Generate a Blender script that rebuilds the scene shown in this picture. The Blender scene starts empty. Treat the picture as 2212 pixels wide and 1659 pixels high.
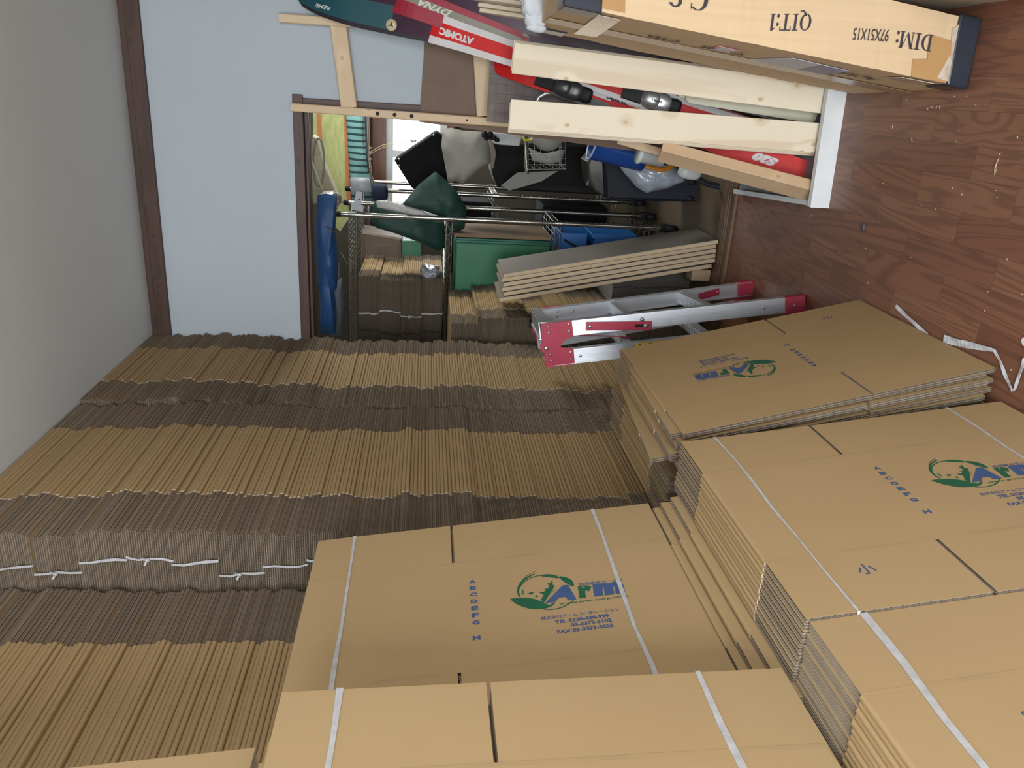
import bpy, math, random
from mathutils import Vector, Matrix, noise
random.seed(7)
R = random.Random(11)
SC = bpy.context.scene
COL = SC.collection

# ---------------------------------------------------------------- camera
H_EYE = 1.29
FPX = 1680.0
RW = ((0.0587, -0.9339, -0.3525), (-0.1000, -0.3563, 0.9290), (-0.9932, -0.0193, -0.1147))
def _basis():
    # columns: image right, image down, viewing direction, in world axes (x right, y towards the back wall, z up)
    pp = (1106.0, 829.5)
    vp = Vector((925 - pp[0], 185 - pp[1]))
    s = 0.02
    t = (-FPX * FPX - vp.dot(vp)) / vp.dot(Vector((-s, 1)))
    v2 = vp + t * Vector((-s, 1))
    Y = Vector((vp.x, vp.y, FPX)).normalized()
    L = Vector((v2.x, v2.y, FPX)).normalized()
    D = Y.cross(L)
    if D.x < 0: D = -D
    return Matrix((-L, Y, -D))          # rows: world axes in camera space
RB = _basis()
cam_d = bpy.data.cameras.new('camera')
cam_d.sensor_fit = 'HORIZONTAL'; cam_d.sensor_width = 36.0
cam_d.lens = FPX / 2212.0 * 36.0
cam_d.clip_start = 0.02
cam = bpy.data.objects.new('camera', cam_d); COL.objects.link(cam)
right = RB @ Vector((1, 0, 0)); down = RB @ Vector((0, 1, 0)); fwd = RB @ Vector((0, 0, 1))
M = Matrix.Identity(4)
for i in range(3):
    M[i][0] = right[i]; M[i][1] = -down[i]; M[i][2] = -fwd[i]
M[2][3] = H_EYE
cam.matrix_world = M
SC.camera = cam
def W(px, py, X=None, Y=None, Z=None):
    """point of the place seen at (px, py) of the photo, on the plane X=, Y= or Z= (metres)"""
    d = RB @ Vector((px - 1106, py - 829.5, FPX)); o = Vector((0, 0, H_EYE))
    k, v = (0, X) if X is not None else (1, Y) if Y is not None else (2, Z)
    return o + d * ((v - o[k]) / d[k])

# ---------------------------------------------------------------- world, daylight, exposure
SC.view_settings.view_transform = 'Standard'; SC.view_settings.look = 'None'
SC.view_settings.gamma = 1.0; SC.view_settings.use_curve_mapping = False
SC.view_settings.exposure = 0.0
wd = bpy.data.worlds.new('sky'); SC.world = wd; wd.use_nodes = True
bg = wd.node_tree.nodes['Background']
bg.inputs[0].default_value = (0.83, 0.92, 1.0, 1); bg.inputs[1].default_value = 2.6
def area(name, loc, aim, sx, sy, power, col):
    d = bpy.data.lights.new(name, 'AREA'); d.shape = 'RECTANGLE'; d.size = sx; d.size_y = sy
    d.energy = power; d.color = col
    o = bpy.data.objects.new(name, d); COL.objects.link(o); o.location = loc
    o.rotation_euler = (Vector(aim) - Vector(loc)).to_track_quat('-Z', 'Y').to_euler()
    return o
area('daylight_balcony_window', (-0.15, -1.93, 1.34), (-0.1, 2.0, 1.55), 1.75, 1.45, 160, (0.95, 0.98, 1.0))
area('daylight_side_window', (1.93, -0.2, 1.35), (-0.7, 0.8, 0.8), 1.3, 1.2, 24, (1.0, 0.96, 0.9))
area('daylight_far_window', (-0.35, 5.36, 1.15), (-0.35, 4.0, 1.0), 0.9, 0.8, 6, (0.95, 1.0, 1.0))
area('daylight_storeroom_side', (0.93, 4.45, 1.80), (-0.6, 4.6, 1.75), 0.8, 0.6, 28, (1.0, 0.99, 0.93))

# ---------------------------------------------------------------- materials
MATS = {}
def mat(name, col, rough=0.6, metal=0.0, col2=None, nscale=8.0, bump=0.0, bscale=60.0, emis=0.0, alpha=1.0, trans=0.0, stretch=(1, 1, 1), coat=0.0, spec=0.5):
    if name in MATS: return MATS[name]
    m = bpy.data.materials.new(name); m.use_nodes = True
    nt = m.node_tree; b = nt.nodes['Principled BSDF']
    b.inputs['Base Color'].default_value = (*col, 1); b.inputs['Roughness'].default_value = rough
    b.inputs['Metallic'].default_value = metal; b.inputs['Specular IOR Level'].default_value = spec
    b.inputs['Coat Weight'].default_value = coat
    tc = nt.nodes.new('ShaderNodeTexCoord'); mp = nt.nodes.new('ShaderNodeMapping')
    mp.inputs['Scale'].default_value = stretch
    nt.links.new(tc.outputs['Object'], mp.inputs[0])
    n = nt.nodes.new('ShaderNodeTexNoise'); n.inputs['Scale'].default_value = nscale; n.inputs['Detail'].default_value = 4
    nt.links.new(mp.outputs[0], n.inputs['Vector'])
    c2 = col2 or tuple(c * 0.86 for c in col)
    mx = nt.nodes.new('ShaderNodeMix'); mx.data_type = 'RGBA'
    mx.inputs[6].default_value = (*col, 1); mx.inputs[7].default_value = (*c2, 1)
    rp = nt.nodes.new('ShaderNodeMapRange'); rp.inputs[1].default_value = 0.35; rp.inputs[2].default_value = 0.7
    nt.links.new(n.outputs[0], rp.inputs[0]); nt.links.new(rp.outputs[0], mx.inputs[0])
    nt.links.new(mx.outputs[2], b.inputs['Base Color'])
    if bump:
        n2 = nt.nodes.new('ShaderNodeTexNoise'); n2.inputs['Scale'].default_value = bscale; n2.inputs['Detail'].default_value = 3
        nt.links.new(mp.outputs[0], n2.inputs['Vector'])
        bp = nt.nodes.new('ShaderNodeBump'); bp.inputs['Strength'].default_value = bump; bp.inputs['Distance'].default_value = 0.01
        nt.links.new(n2.outputs[0], bp.inputs['Height']); nt.links.new(bp.outputs[0], b.inputs['Normal'])
    if emis:
        b.inputs['Emission Color'].default_value = (*col, 1); b.inputs['Emission Strength'].default_value = emis
    if alpha < 1: b.inputs['Alpha'].default_value = alpha
    if trans: b.inputs['Transmission Weight'].default_value = trans
    MATS[name] = m
    return m

def wood(name, base, dark, scale=12.0, axis=2, rough=0.55, dist=3.0, rings=0.6, contrast=0.5):
    """timber: grain lines that run along the given axis of the object"""
    if name in MATS: return MATS[name]
    m = bpy.data.materials.new(name); m.use_nodes = True
    nt = m.node_tree; b = nt.nodes['Principled BSDF']; b.inputs['Roughness'].default_value = rough
    tc = nt.nodes.new('ShaderNodeTexCoord'); mp = nt.nodes.new('ShaderNodeMapping')
    st = [1.0, 1.0, 1.0]; st[axis] = 0.09
    mp.inputs['Scale'].default_value = st
    oi = nt.nodes.new('ShaderNodeObjectInfo'); va = nt.nodes.new('ShaderNodeVectorMath'); va.operation = 'ADD'
    vm = nt.nodes.new('ShaderNodeVectorMath'); vm.operation = 'SCALE'; vm.inputs[3].default_value = 7.0
    nt.links.new(oi.outputs['Random'], vm.inputs[0])
    nt.links.new(tc.outputs['Object'], va.inputs[0]); nt.links.new(vm.outputs[0], va.inputs[1])
    nt.links.new(va.outputs[0], mp.inputs[0])
    n = nt.nodes.new('ShaderNodeTexNoise'); n.inputs['Scale'].default_value = scale; n.inputs['Detail'].default_value = 5
    n.inputs['Distortion'].default_value = 0.4
    nt.links.new(mp.outputs[0], n.inputs['Vector'])
    sn = nt.nodes.new('ShaderNodeMath'); sn.operation = 'MULTIPLY'; sn.inputs[1].default_value = 46.0 * rings
    nt.links.new(n.outputs[0], sn.inputs[0])
    s2 = nt.nodes.new('ShaderNodeMath'); s2.operation = 'SINE'; nt.links.new(sn.outputs[0], s2.inputs[0])
    mr = nt.nodes.new('ShaderNodeMapRange'); mr.inputs[1].default_value = -0.2; mr.inputs[2].default_value = 1.0
    mr.inputs[4].default_value = contrast
    nt.links.new(s2.outputs[0], mr.inputs[0])
    # knots: dark spots that bend the grain around them
    sx = nt.nodes.new('ShaderNodeSeparateXYZ'); nt.links.new(va.outputs[0], sx.inputs[0])
    cx = nt.nodes.new('ShaderNodeCombineXYZ'); nt.links.new(sx.outputs[0 if axis == 2 else 2], cx.inputs[0])
    ml = nt.nodes.new('ShaderNodeMath'); ml.operation = 'MULTIPLY'; ml.inputs[1].default_value = 0.75; nt.links.new(sx.outputs[axis], ml.inputs[0]); nt.links.new(ml.outputs[0], cx.inputs[1])
    vo = nt.nodes.new('ShaderNodeTexVoronoi'); vo.voronoi_dimensions = '2D'; vo.inputs['Scale'].default_value = 6.0
    nt.links.new(cx.outputs[0], vo.inputs['Vector'])
    kr = nt.nodes.new('ShaderNodeMapRange'); kr.inputs[1].default_value = 0.030; kr.inputs[2].default_value = 0.045
    kr.inputs[3].default_value = 1.0; kr.inputs[4].default_value = 0.0
    nt.links.new(vo.outputs['Distance'], kr.inputs[0])
    k2 = nt.nodes.new('ShaderNodeMapRange'); k2.inputs[1].default_value = 0.0; k2.inputs[2].default_value = 0.22; k2.inputs[3].default_value = 0.16; k2.inputs[4].default_value = 0.0
    nt.links.new(vo.outputs['Distance'], k2.inputs[0])
    a2 = nt.nodes.new('ShaderNodeMath'); a2.operation = 'ADD'; nt.links.new(n.outputs[0], a2.inputs[0]); nt.links.new(k2.outputs[0], a2.inputs[1]); nt.links.new(a2.outputs[0], sn.inputs[0])
    ad = nt.nodes.new('ShaderNodeMath'); ad.operation = 'MAXIMUM'
    nt.links.new(mr.outputs[0], ad.inputs[0]); nt.links.new(kr.outputs[0], ad.inputs[1])
    mx = nt.nodes.new('ShaderNodeMix'); mx.data_type = 'RGBA'
    mx.inputs[6].default_value = (*base, 1); mx.inputs[7].default_value = (*dark, 1)
    nt.links.new(ad.outputs[0], mx.inputs[0]); nt.links.new(mx.outputs[2], b.inputs['Base Color'])
    MATS[name] = m
    return m

def floor_mat():
    m = bpy.data.materials.new('floor_planks'); m.use_nodes = True
    nt = m.node_tree; L = nt.links; b = nt.nodes['Principled BSDF']
    tc = nt.nodes.new('ShaderNodeTexCoord')
    mp = nt.nodes.new('ShaderNodeMapping'); mp.inputs['Rotation'].default_value = (0, 0, math.pi / 2); mp.inputs['Location'].default_value = (0.012, 0.045, 0)
    L.new(tc.outputs['Object'], mp.inputs[0])
    br = nt.nodes.new('ShaderNodeTexBrick'); br.offset = 0.47; br.offset_frequency = 2; br.squash = 1.0
    br.inputs['Scale'].default_value = 1.0; br.inputs['Brick Width'].default_value = 0.355; br.inputs['Row Height'].default_value = 0.0765
    br.inputs['Mortar Size'].default_value = 0.0005; br.inputs['Mortar Smooth'].default_value = 0.3; br.inputs['Bias'].default_value = 0.0
    br.inputs['Color1'].default_value = (0, 0, 0, 1); br.inputs['Color2'].default_value = (1, 1, 1, 1); br.inputs['Mortar'].default_value = (0.5, 0.5, 0.5, 1)
    L.new(mp.outputs[0], br.inputs['Vector'])
    # grain, offset per plank
    sc = nt.nodes.new('ShaderNodeVectorMath'); sc.operation = 'SCALE'; sc.inputs[3].default_value = 9.0
    L.new(br.outputs['Color'], sc.inputs[0])
    ad = nt.nodes.new('ShaderNodeVectorMath'); ad.operation = 'ADD'
    L.new(tc.outputs['Object'], ad.inputs[0]); L.new(sc.outputs[0], ad.inputs[1])
    m2 = nt.nodes.new('ShaderNodeMapping'); m2.inputs['Scale'].default_value = (1.0, 0.10, 1.0)
    L.new(ad.outputs[0], m2.inputs[0])
    n = nt.nodes.new('ShaderNodeTexNoise'); n.inputs['Scale'].default_value = 8.0; n.inputs['Detail'].default_value = 2.5; n.inputs['Distortion'].default_value = 1.1
    L.new(m2.outputs[0], n.inputs['Vector'])
    mu = nt.nodes.new('ShaderNodeMath'); mu.operation = 'MULTIPLY'; mu.inputs[1].default_value = 75.0; L.new(n.outputs[0], mu.inputs[0])
    si = nt.nodes.new('ShaderNodeMath'); si.operation = 'SINE'; L.new(mu.outputs[0], si.inputs[0])
    mr = nt.nodes.new('ShaderNodeMapRange'); mr.inputs[1].default_value = -0.2; mr.inputs[2].default_value = 1.0; mr.inputs[4].default_value = 0.48
    L.new(si.outputs[0], mr.inputs[0])
    pl = nt.nodes.new('ShaderNodeMix'); pl.data_type = 'RGBA'
    pl.inputs[6].default_value = (0.185, 0.078, 0.046, 1); pl.inputs[7].default_value = (0.245, 0.115, 0.068, 1)
    L.new(br.outputs['Color'], pl.inputs[0])
    gr = nt.nodes.new('ShaderNodeMix'); gr.data_type = 'RGBA'; gr.inputs[7].default_value = (0.085, 0.036, 0.024, 1)
    L.new(mr.outputs[0], gr.inputs[0]); L.new(pl.outputs[2], gr.inputs[6])
    se = nt.nodes.new('ShaderNodeMix'); se.data_type = 'RGBA'; se.inputs[7].default_value = (0.075, 0.034, 0.023, 1)
    L.new(br.outputs['Fac'], se.inputs[0]); L.new(gr.outputs[2], se.inputs[6])
    L.new(se.outputs[2], b.inputs['Base Color'])
    b.inputs['Roughness'].default_value = 0.38
    MATS['floor_planks'] = m
    return m

KRAFT = mat('kraft_liner', (0.415, 0.290, 0.150), 0.75, col2=(0.385, 0.266, 0.134), nscale=3.0, spec=0.25)
KEDGE = mat('kraft_cut_edge', (0.50, 0.41, 0.31), 0.85, col2=(0.38, 0.31, 0.235), nscale=25.0, spec=0.15)
KFILM = mat('film_wrapped_edge', (0.42, 0.39, 0.35), 0.4, col2=(0.27, 0.24, 0.20), nscale=18.0)
BLUEINK = mat('blue_ink', (0.045, 0.09, 0.22), 0.7); GREENINK = mat('green_ink', (0.008, 0.105, 0.05), 0.7)
STRAP = mat('white_plastic_tape', (0.50, 0.50, 0.51), 0.45, col2=(0.38, 0.38, 0.39), nscale=60)
CREASE = mat('kraft_crease', (0.406, 0.284, 0.146), 0.8, spec=0.2)

def per_sheet(m, dark, amount):
    """every sheet has its own tone: some paper is older and browner"""
    nt = m.node_tree; bs = nt.nodes['Principled BSDF']; src = bs.inputs['Base Color'].links[0].from_socket
    oi = nt.nodes.new('ShaderNodeObjectInfo'); mu = nt.nodes.new('ShaderNodeMath'); mu.operation = 'MULTIPLY'; mu.inputs[1].default_value = amount
    mx = nt.nodes.new('ShaderNodeMix'); mx.data_type = 'RGBA'; mx.inputs[7].default_value = (*dark, 1)
    nt.links.new(oi.outputs['Random'], mu.inputs[0]); nt.links.new(mu.outputs[0], mx.inputs[0]); nt.links.new(src, mx.inputs[6]); nt.links.new(mx.outputs[2], bs.inputs['Base Color'])
FLUTE = mat('kraft_fluting', (0.30, 0.24, 0.175), 0.9, spec=0.1)
per_sheet(FLUTE, (0.17, 0.13, 0.095), 0.5); per_sheet(KRAFT, (0.37, 0.25, 0.125), 0.4); per_sheet(KEDGE, (0.25, 0.195, 0.145), 0.5)

# ---------------------------------------------------------------- mesh helpers
class MB:
    def __init__(s): s.v = []; s.f = []; s.m = []; s.sm = []
    def add(s, vs, fs, mi=0, smooth=False):
        b = len(s.v); s.v += [Vector(p) for p in vs]
        for f in fs: s.f.append([b + i for i in f]); s.m.append(mi); s.sm.append(smooth)
    def hexa(s, p, mi=0):
        s.add(p, [(0, 3, 2, 1), (4, 5, 6, 7), (0, 1, 5, 4), (1, 2, 6, 5), (2, 3, 7, 6), (3, 0, 4, 7)], mi)
    def box(s, lo, hi, mi=0):
        x0, y0, z0 = lo; x1, y1, z1 = hi
        s.hexa([(x0, y0, z0), (x1, y0, z0), (x1, y1, z0), (x0, y1, z0), (x0, y0, z1), (x1, y0, z1), (x1, y1, z1), (x0, y1, z1)], mi)
    def beam(s, p0, p1, side, w, t, mi=0, ch=0.0):
        """bar from p0 to p1, w wide along side, t thick across"""
        p0 = Vector(p0); p1 = Vector(p1); d = (p1 - p0).normalized()
        a = Vector(side); a = (a - d * a.dot(d)).normalized(); n = d.cross(a)
        if ch <= 0:
            q = [(-1, -1), (1, -1), (1, 1), (-1, 1)]
            s.hexa([p0 + a * x * w / 2 + n * y * t / 2 for x, y in q] + [p1 + a * x * w / 2 + n * y * t / 2 for x, y in q], mi)
        else:
            q = []
            for sx, sy in ((-1, -1), (1, -1), (1, 1), (-1, 1)):
                A = (sx * (w / 2 - ch), sy * t / 2); B = (sx * w / 2, sy * (t / 2 - ch))
                q += [A, B] if (sx * sy) < 0 else [B, A]
            q = [(-w/2, -t/2+ch), (-w/2+ch, -t/2), (w/2-ch, -t/2), (w/2, -t/2+ch), (w/2, t/2-ch), (w/2-ch, t/2), (-w/2+ch, t/2), (-w/2, t/2-ch)]
            n8 = 8
            vs = [p0 + a * x + n * y for x, y in q] + [p1 + a * x + n * y for x, y in q]
            s.add(vs, [tuple(range(7, -1, -1)), tuple(range(8, 16))] + [(i, (i + 1) % n8, n8 + (i + 1) % n8, n8 + i) for i in range(n8)], mi)
    def tube(s, pts, r, n=8, mi=0, caps=True, flat=1.0):
        pts = [Vector(p) for p in pts]; rings = []; up = None
        for i, p in enumerate(pts):
            t = (pts[min(i + 1, len(pts) - 1)] - pts[max(i - 1, 0)]).normalized()
            if up is None: up = t.orthogonal().normalized()
            up = (up - t * up.dot(t)).normalized(); sd = t.cross(up)
            rr = r[i] if isinstance(r, (list, tuple)) else r
            rings.append([p + up * math.cos(2 * math.pi * k / n) * rr + sd * math.sin(2 * math.pi * k / n) * rr * flat for k in range(n)])
        vs = [v for g in rings for v in g]
        fs = [(i * n + k, i * n + (k + 1) % n, (i + 1) * n + (k + 1) % n, (i + 1) * n + k) for i in range(len(pts) - 1) for k in range(n)]
        s.add(vs, fs, mi, True)
        if caps:
            s.add(rings[0], [tuple(range(n - 1, -1, -1))], mi); s.add(rings[-1], [tuple(range(n))], mi)
    def prism(s, poly, off, mi=0, mi_side=None, bev=0.0):
        """polygon (3D points, any plane) swept by the vector off"""
        poly = [Vector(p) for p in poly]; off = Vector(off); n = len(poly)
        nm = Vector((0, 0, 0))
        for i in range(n): nm += poly[i].cross(poly[(i + 1) % n])
        if nm.dot(off) > 0: poly = poly[::-1]
        ms = mi if mi_side is None else mi_side
        if bev > 0:
            c = sum(poly, Vector()) / n
            inn = [p + (c - p).normalized() * bev for p in poly]
            b0 = poly; o = off.normalized() * min(bev, off.length * .4)
            R0 = inn; R1 = [p + o for p in poly]; R2 = [p + off - o for p in poly]; R3 = [p + off for p in inn]
            vs = R0 + R1 + R2 + R3
            fs = [tuple(range(n)), tuple(range(4 * n - 1, 3 * n - 1, -1))]
            s.add(vs, fs, mi)
            s.add(vs, [(r * n + (i + 1) % n, r * n + i, (r + 1) * n + i, (r + 1) * n + (i + 1) % n) for r in range(3) for i in range(n)], ms)
        else:
            s.add(poly, [tuple(range(n))], mi); s.add([p + off for p in poly], [tuple(range(n - 1, -1, -1))], mi)
            s.add(poly + [p + off for p in poly], [((i + 1) % n, i, n + i, n + (i + 1) % n) for i in range(n)], ms)
    def lathe(s, base, axis, prof, n=20, mi=0, ref=None):
        base = Vector(base); ax = Vector(axis).normalized(); a = (Vector(ref) if ref else ax.orthogonal()).normalized(); b = ax.cross(a)
        vs = [base + ax * h + (a * math.cos(2 * math.pi * k / n) + b * math.sin(2 * math.pi * k / n)) * r for r, h in prof for k in range(n)]
        s.add(vs, [(i * n + k, i * n + (k + 1) % n, (i + 1) * n + (k + 1) % n, (i + 1) * n + k) for i in range(len(prof) - 1) for k in range(n)], mi, True)
    def blob(s, c, ax, ay, az, e=0.6, nz=0.0, nf=6.0, seed=0, nu=28, nv=18, mi=0):
        """cushion-like solid: superellipsoid with half axes ax, ay, az (vectors) and soft folds"""
        c = Vector(c); ax = Vector(ax); ay = Vector(ay); az = Vector(az)
        def sp(x, p): return math.copysign(abs(x) ** p, x)
        vs = []
        for j in range(nv + 1):
            ph = -math.pi / 2 + math.pi * j / nv
            for i in range(nu):
                th = 2 * math.pi * i / nu
                x = sp(math.cos(ph), e) * sp(math.cos(th), e); y = sp(math.cos(ph), e) * sp(math.sin(th), e); z = sp(math.sin(ph), e)
                p = c + ax * x + ay * y + az * z
                if nz:
                    q = Vector((seed * 3.1, seed, 0)) + p * nf
                    dsp = noise.noise(q) + 0.5 * noise.noise(q * 2.3)
                    p = p + (p - c).normalized() * dsp * nz
                vs.append(p)
        s.add(vs, [(j * nu + i, j * nu + (i + 1) % nu, (j + 1) * nu + (i + 1) % nu, (j + 1) * nu + i) for j in range(nv) for i in range(nu)], mi, True)
    def ribbon(s, pts, side, w, t, mi=0):
        """flat tape along a path; side gives its width direction (one vector or one per point)"""
        pts = [Vector(p) for p in pts]; n = len(pts); vs = []
        for i, p in enumerate(pts):
            d = (pts[min(i + 1, n - 1)] - pts[max(i - 1, 0)]).normalized()
            a = Vector(side[i] if isinstance(side, list) else side); a = (a - d * a.dot(d)).normalized(); nn = d.cross(a)
            ww = w[i] if isinstance(w, list) else w
            vs += [p - a * ww / 2 - nn * t / 2, p + a * ww / 2 - nn * t / 2, p + a * ww / 2 + nn * t / 2, p - a * ww / 2 + nn * t / 2]
        fs = [(0, 3, 2, 1), (4 * n - 4, 4 * n - 3, 4 * n - 2, 4 * n - 1)]
        for i in range(n - 1):
            for k in range(4): fs.append((4 * i + k, 4 * i + (k + 1) % 4, 4 * i + 4 + (k + 1) % 4, 4 * i + 4 + k))
        s.add(vs, fs, mi)
    def mesh(s, name, mats, off=Vector((0, 0, 0))):
        me = bpy.data.meshes.new(name)
        me.from_pydata([tuple(v - off) for v in s.v], [], s.f)
        for m in (mats if isinstance(mats, (list, tuple)) else [mats]): me.materials.append(m)
        me.polygons.foreach_set('material_index', s.m); me.polygons.foreach_set('use_smooth', s.sm)
        me.update(); me.validate()
        return me
    def build(s, name, mats, parent=None, label=None):
        """link as one object; a part keeps to its thing, a thing gets its origin at its base"""
        if parent is not None: off = wloc(parent)
        else:
            xs = [v.x for v in s.v]; ys = [v.y for v in s.v]; zs = [v.z for v in s.v]
            off = Vector(((min(xs) + max(xs)) / 2, (min(ys) + max(ys)) / 2, min(zs)))
        o = bpy.data.objects.new(name, s.mesh(name, mats, off)); COL.objects.link(o)
        if parent is not None: o.parent = parent; WL[o.name] = off
        else: o.location = off; WL[o.name] = off
        if label: o['label'] = label
        return o
WL = {}
def wloc(o): return WL[o.name]
def tag(o, label, cat, group=None, kind=None):
    o['label'] = label; o['category'] = cat
    if group: o['group'] = group
    if kind: o['kind'] = kind
    return o
def thing(name, label, cat, loc, group=None):
    o = bpy.data.objects.new(name, None); COL.objects.link(o); o.location = loc; o.empty_display_size = 0.05
    WL[o.name] = Vector(loc)
    return tag(o, label, cat, group)
def struct(name, mb, m):
    o = mb.build(name, m); o['kind'] = 'structure'; return o
def place(o, parent, M4):
    """parent an object whose world matrix shall be M4 (parents are never rotated)"""
    COL.objects.link(o)
    if parent is not None:
        o.parent = parent; o.matrix_basis = Matrix.Translation(-wloc(parent)) @ M4
    else: o.matrix_basis = M4
    WL[o.name] = M4.to_translation()
    return o
def bevel(o, w=0.003, seg=2):
    m = o.modifiers.new('bevel', 'BEVEL'); m.width = w; m.segments = seg; m.limit_method = 'ANGLE'; m.angle_limit = math.radians(40)
    return o
def text_mesh(txt, size, bold=0.0, sx=1.0, shear=0.0, space=1.0, lines=1.0):
    """outline of a piece of writing as flat faces: list of vertices (2D) and faces, left bottom at the origin"""
    cu = bpy.data.curves.new('writing', 'FONT'); cu.body = txt; cu.size = size; cu.offset = bold; cu.shear = shear
    cu.space_character = space; cu.resolution_u = 3; cu.space_line = lines; cu.fill_mode = 'FRONT'
    o = bpy.data.objects.new('writing', cu); COL.objects.link(o)
    dg = bpy.context.evaluated_depsgraph_get(); me = bpy.data.meshes.new_from_object(o.evaluated_get(dg))
    vs = [(v.co.x * sx, v.co.y) for v in me.vertices]; fs = [tuple(p.vertices) for p in me.polygons]
    bpy.data.objects.remove(o); bpy.data.curves.remove(cu); bpy.data.meshes.remove(me)
    return vs, fs
def put_text(mb, tm, O, ex, ey, w=None, h=None, mi=0, center=False):
    """lay writing on a surface: origin O, reading direction ex, glyph-up ey; w / h rescale the block"""
    vs, fs = tm
    if not vs: return
    x0 = min(v[0] for v in vs); x1 = max(v[0] for v in vs); y0 = min(v[1] for v in vs); y1 = max(v[1] for v in vs)
    sx = (w / (x1 - x0)) if w else 1.0; sy = (h / (y1 - y0)) if h else (sx if w else 1.0)
    O = Vector(O); ex = Vector(ex).normalized(); ey = Vector(ey).normalized()
    ox = (x0 + x1) / 2 if center else x0; oy = (y0 + y1) / 2 if center else y0
    mb.add([O + ex * (v[0] - ox) * sx + ey * (v[1] - oy) * sy for v in vs], fs, mi)
def rot_about(p, axis, ang):
    return Matrix.Translation(p) @ Matrix.Rotation(ang, 4, axis) @ Matrix.Translation(-Vector(p))
ORD = ['topmost', 'second', 'third', 'fourth', 'fifth', 'sixth', 'seventh', 'eighth', 'ninth', 'tenth', 'eleventh', 'twelfth', 'thirteenth', 'fourteenth', 'fifteenth', 'sixteenth', 'seventeenth', 'eighteenth', 'nineteenth', 'twentieth', 'twenty-first', 'twenty-second', 'twenty-third', 'twenty-fourth', 'twenty-fifth']
# ---------------------------------------------------------------- room shell
CEIL = 2.40; YB = 3.215; XR = 0.42; XL = -1.97
WALLM = mat('painted_wallpaper', (0.405, 0.455, 0.490), 0.85, col2=(0.39, 0.44, 0.475), nscale=3, bump=0.05, bscale=300)
CEILM = mat('ceiling_board', (0.62, 0.64, 0.64), 0.9, col2=(0.60, 0.62, 0.62), nscale=2, bump=0.04, bscale=200)
OLIVE = mat('beige_side_wall', (0.42, 0.35, 0.25), 0.85, nscale=3)
BROWNW = wood('dark_brown_trim', (0.060, 0.026, 0.016), (0.030, 0.013, 0.009), 14, 0, 0.55, contrast=0.6)
BROWNV = wood('dark_brown_trim_upright', (0.060, 0.026, 0.016), (0.030, 0.013, 0.009), 14, 2, 0.55, contrast=0.6)
FLOORM = floor_mat()
b = MB(); b.box((XL, -2.1, -0.1), (XR + 0.02, YB - 0.02, 0)); b.box((XR + 0.02, -2.1, -0.1), (2.1, 0.95, 0))
struct('floor', b, FLOORM)
b = MB(); b.box((XL, -2.1, CEIL), (2.1, YB, CEIL + 0.1)); struct('ceiling', b, CEILM)
b = MB()                                             # wall with the opening, X from -1.9 to -0.095, top 1.75
b.box((XL, YB, 1.79), (XR, YB + 0.11, CEIL)); b.box((-0.076, YB, 0), (XR, YB + 0.11, 1.79)); b.box((XL, YB, 0), (-1.85, YB + 0.11, 1.79))
struct('wall_back', b, WALLM)
b = MB(); b.box((XL - 0.1, -2.1, 0), (XL, YB + 0.11, CEIL)); struct('wall_left', b, WALLM)
b = MB(); b.box((XR, 0.95, 0), (XR + 0.1, YB + 0.11, CEIL)); b.box((XR + 0.1, 0.95, 0), (2.1, 1.05, CEIL)); struct('wall_right', b, OLIVE)
b = MB()
b.box((2.0, -2.1, 0), (2.1, 0.95, 0.7)); b.box((2.0, -2.1, 2.0), (2.1, 0.95, CEIL)); b.box((2.0, -2.1, 0.7), (2.1, -0.9, 2.0)); b.box((2.0, 0.5, 0.7), (2.1, 0.95, 2.0))
struct('wall_side', b, WALLM)
b = MB()
b.box((XL, -2.1, 0), (2.0, -2.0, 0.55)); b.box((XL, -2.1, 2.15), (2.0, -2.0, CEIL)); b.box((XL, -2.1, 0.55), (-1.1, -2.0, 2.15)); b.box((0.8, -2.1, 0.55), (2.0, -2.0, 2.15))
struct('wall_front', b, WALLM)
ALU = mat('white_window_frame', (0.75, 0.76, 0.74), 0.4)
def window(name, lo, hi, ax, bars):
    b = MB(); x0, y0, z0 = lo; x1, y1, z1 = hi; w = 0.045
    if ax == 'x':
        b.box((x0, y0, z0), (x1, y1, z0 + w)); b.box((x0, y0, z1 - w), (x1, y1, z1))
        for x in [x0, x1 - w] + [v - w / 2 for v in bars]: b.box((x, y0 + 0.002, z0 + w), (x + w, y1 - 0.002, z1 - w))
    else:
        b.box((x0, y0, z0), (x1, y1, z0 + w)); b.box((x0, y0, z1 - w), (x1, y1, z1))
        for y in [y0, y1 - w] + [v - w / 2 for v in bars]: b.box((x0 + 0.002, y, z0 + w), (x1 - 0.002, y + w, z1 - w))
    return struct(name, b, ALU)
window('window_1', (-1.1, -2.07, 0.55), (0.8, -2.03, 2.15), 'x', [-0.15])
window('window_2', (2.03, -0.9, 0.7), (2.07, 0.5, 2.0), 'y', [-0.2])
# dark crown strip under the ceiling
b = MB(); b.box((XL, YB - 0.022, 2.325), (XR, YB, 2.375)); b.box((XL, YB - 0.013, 2.375), (XR, YB, CEIL)); bevel(struct('trim_1', b, BROWNW), 0.002)
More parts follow.
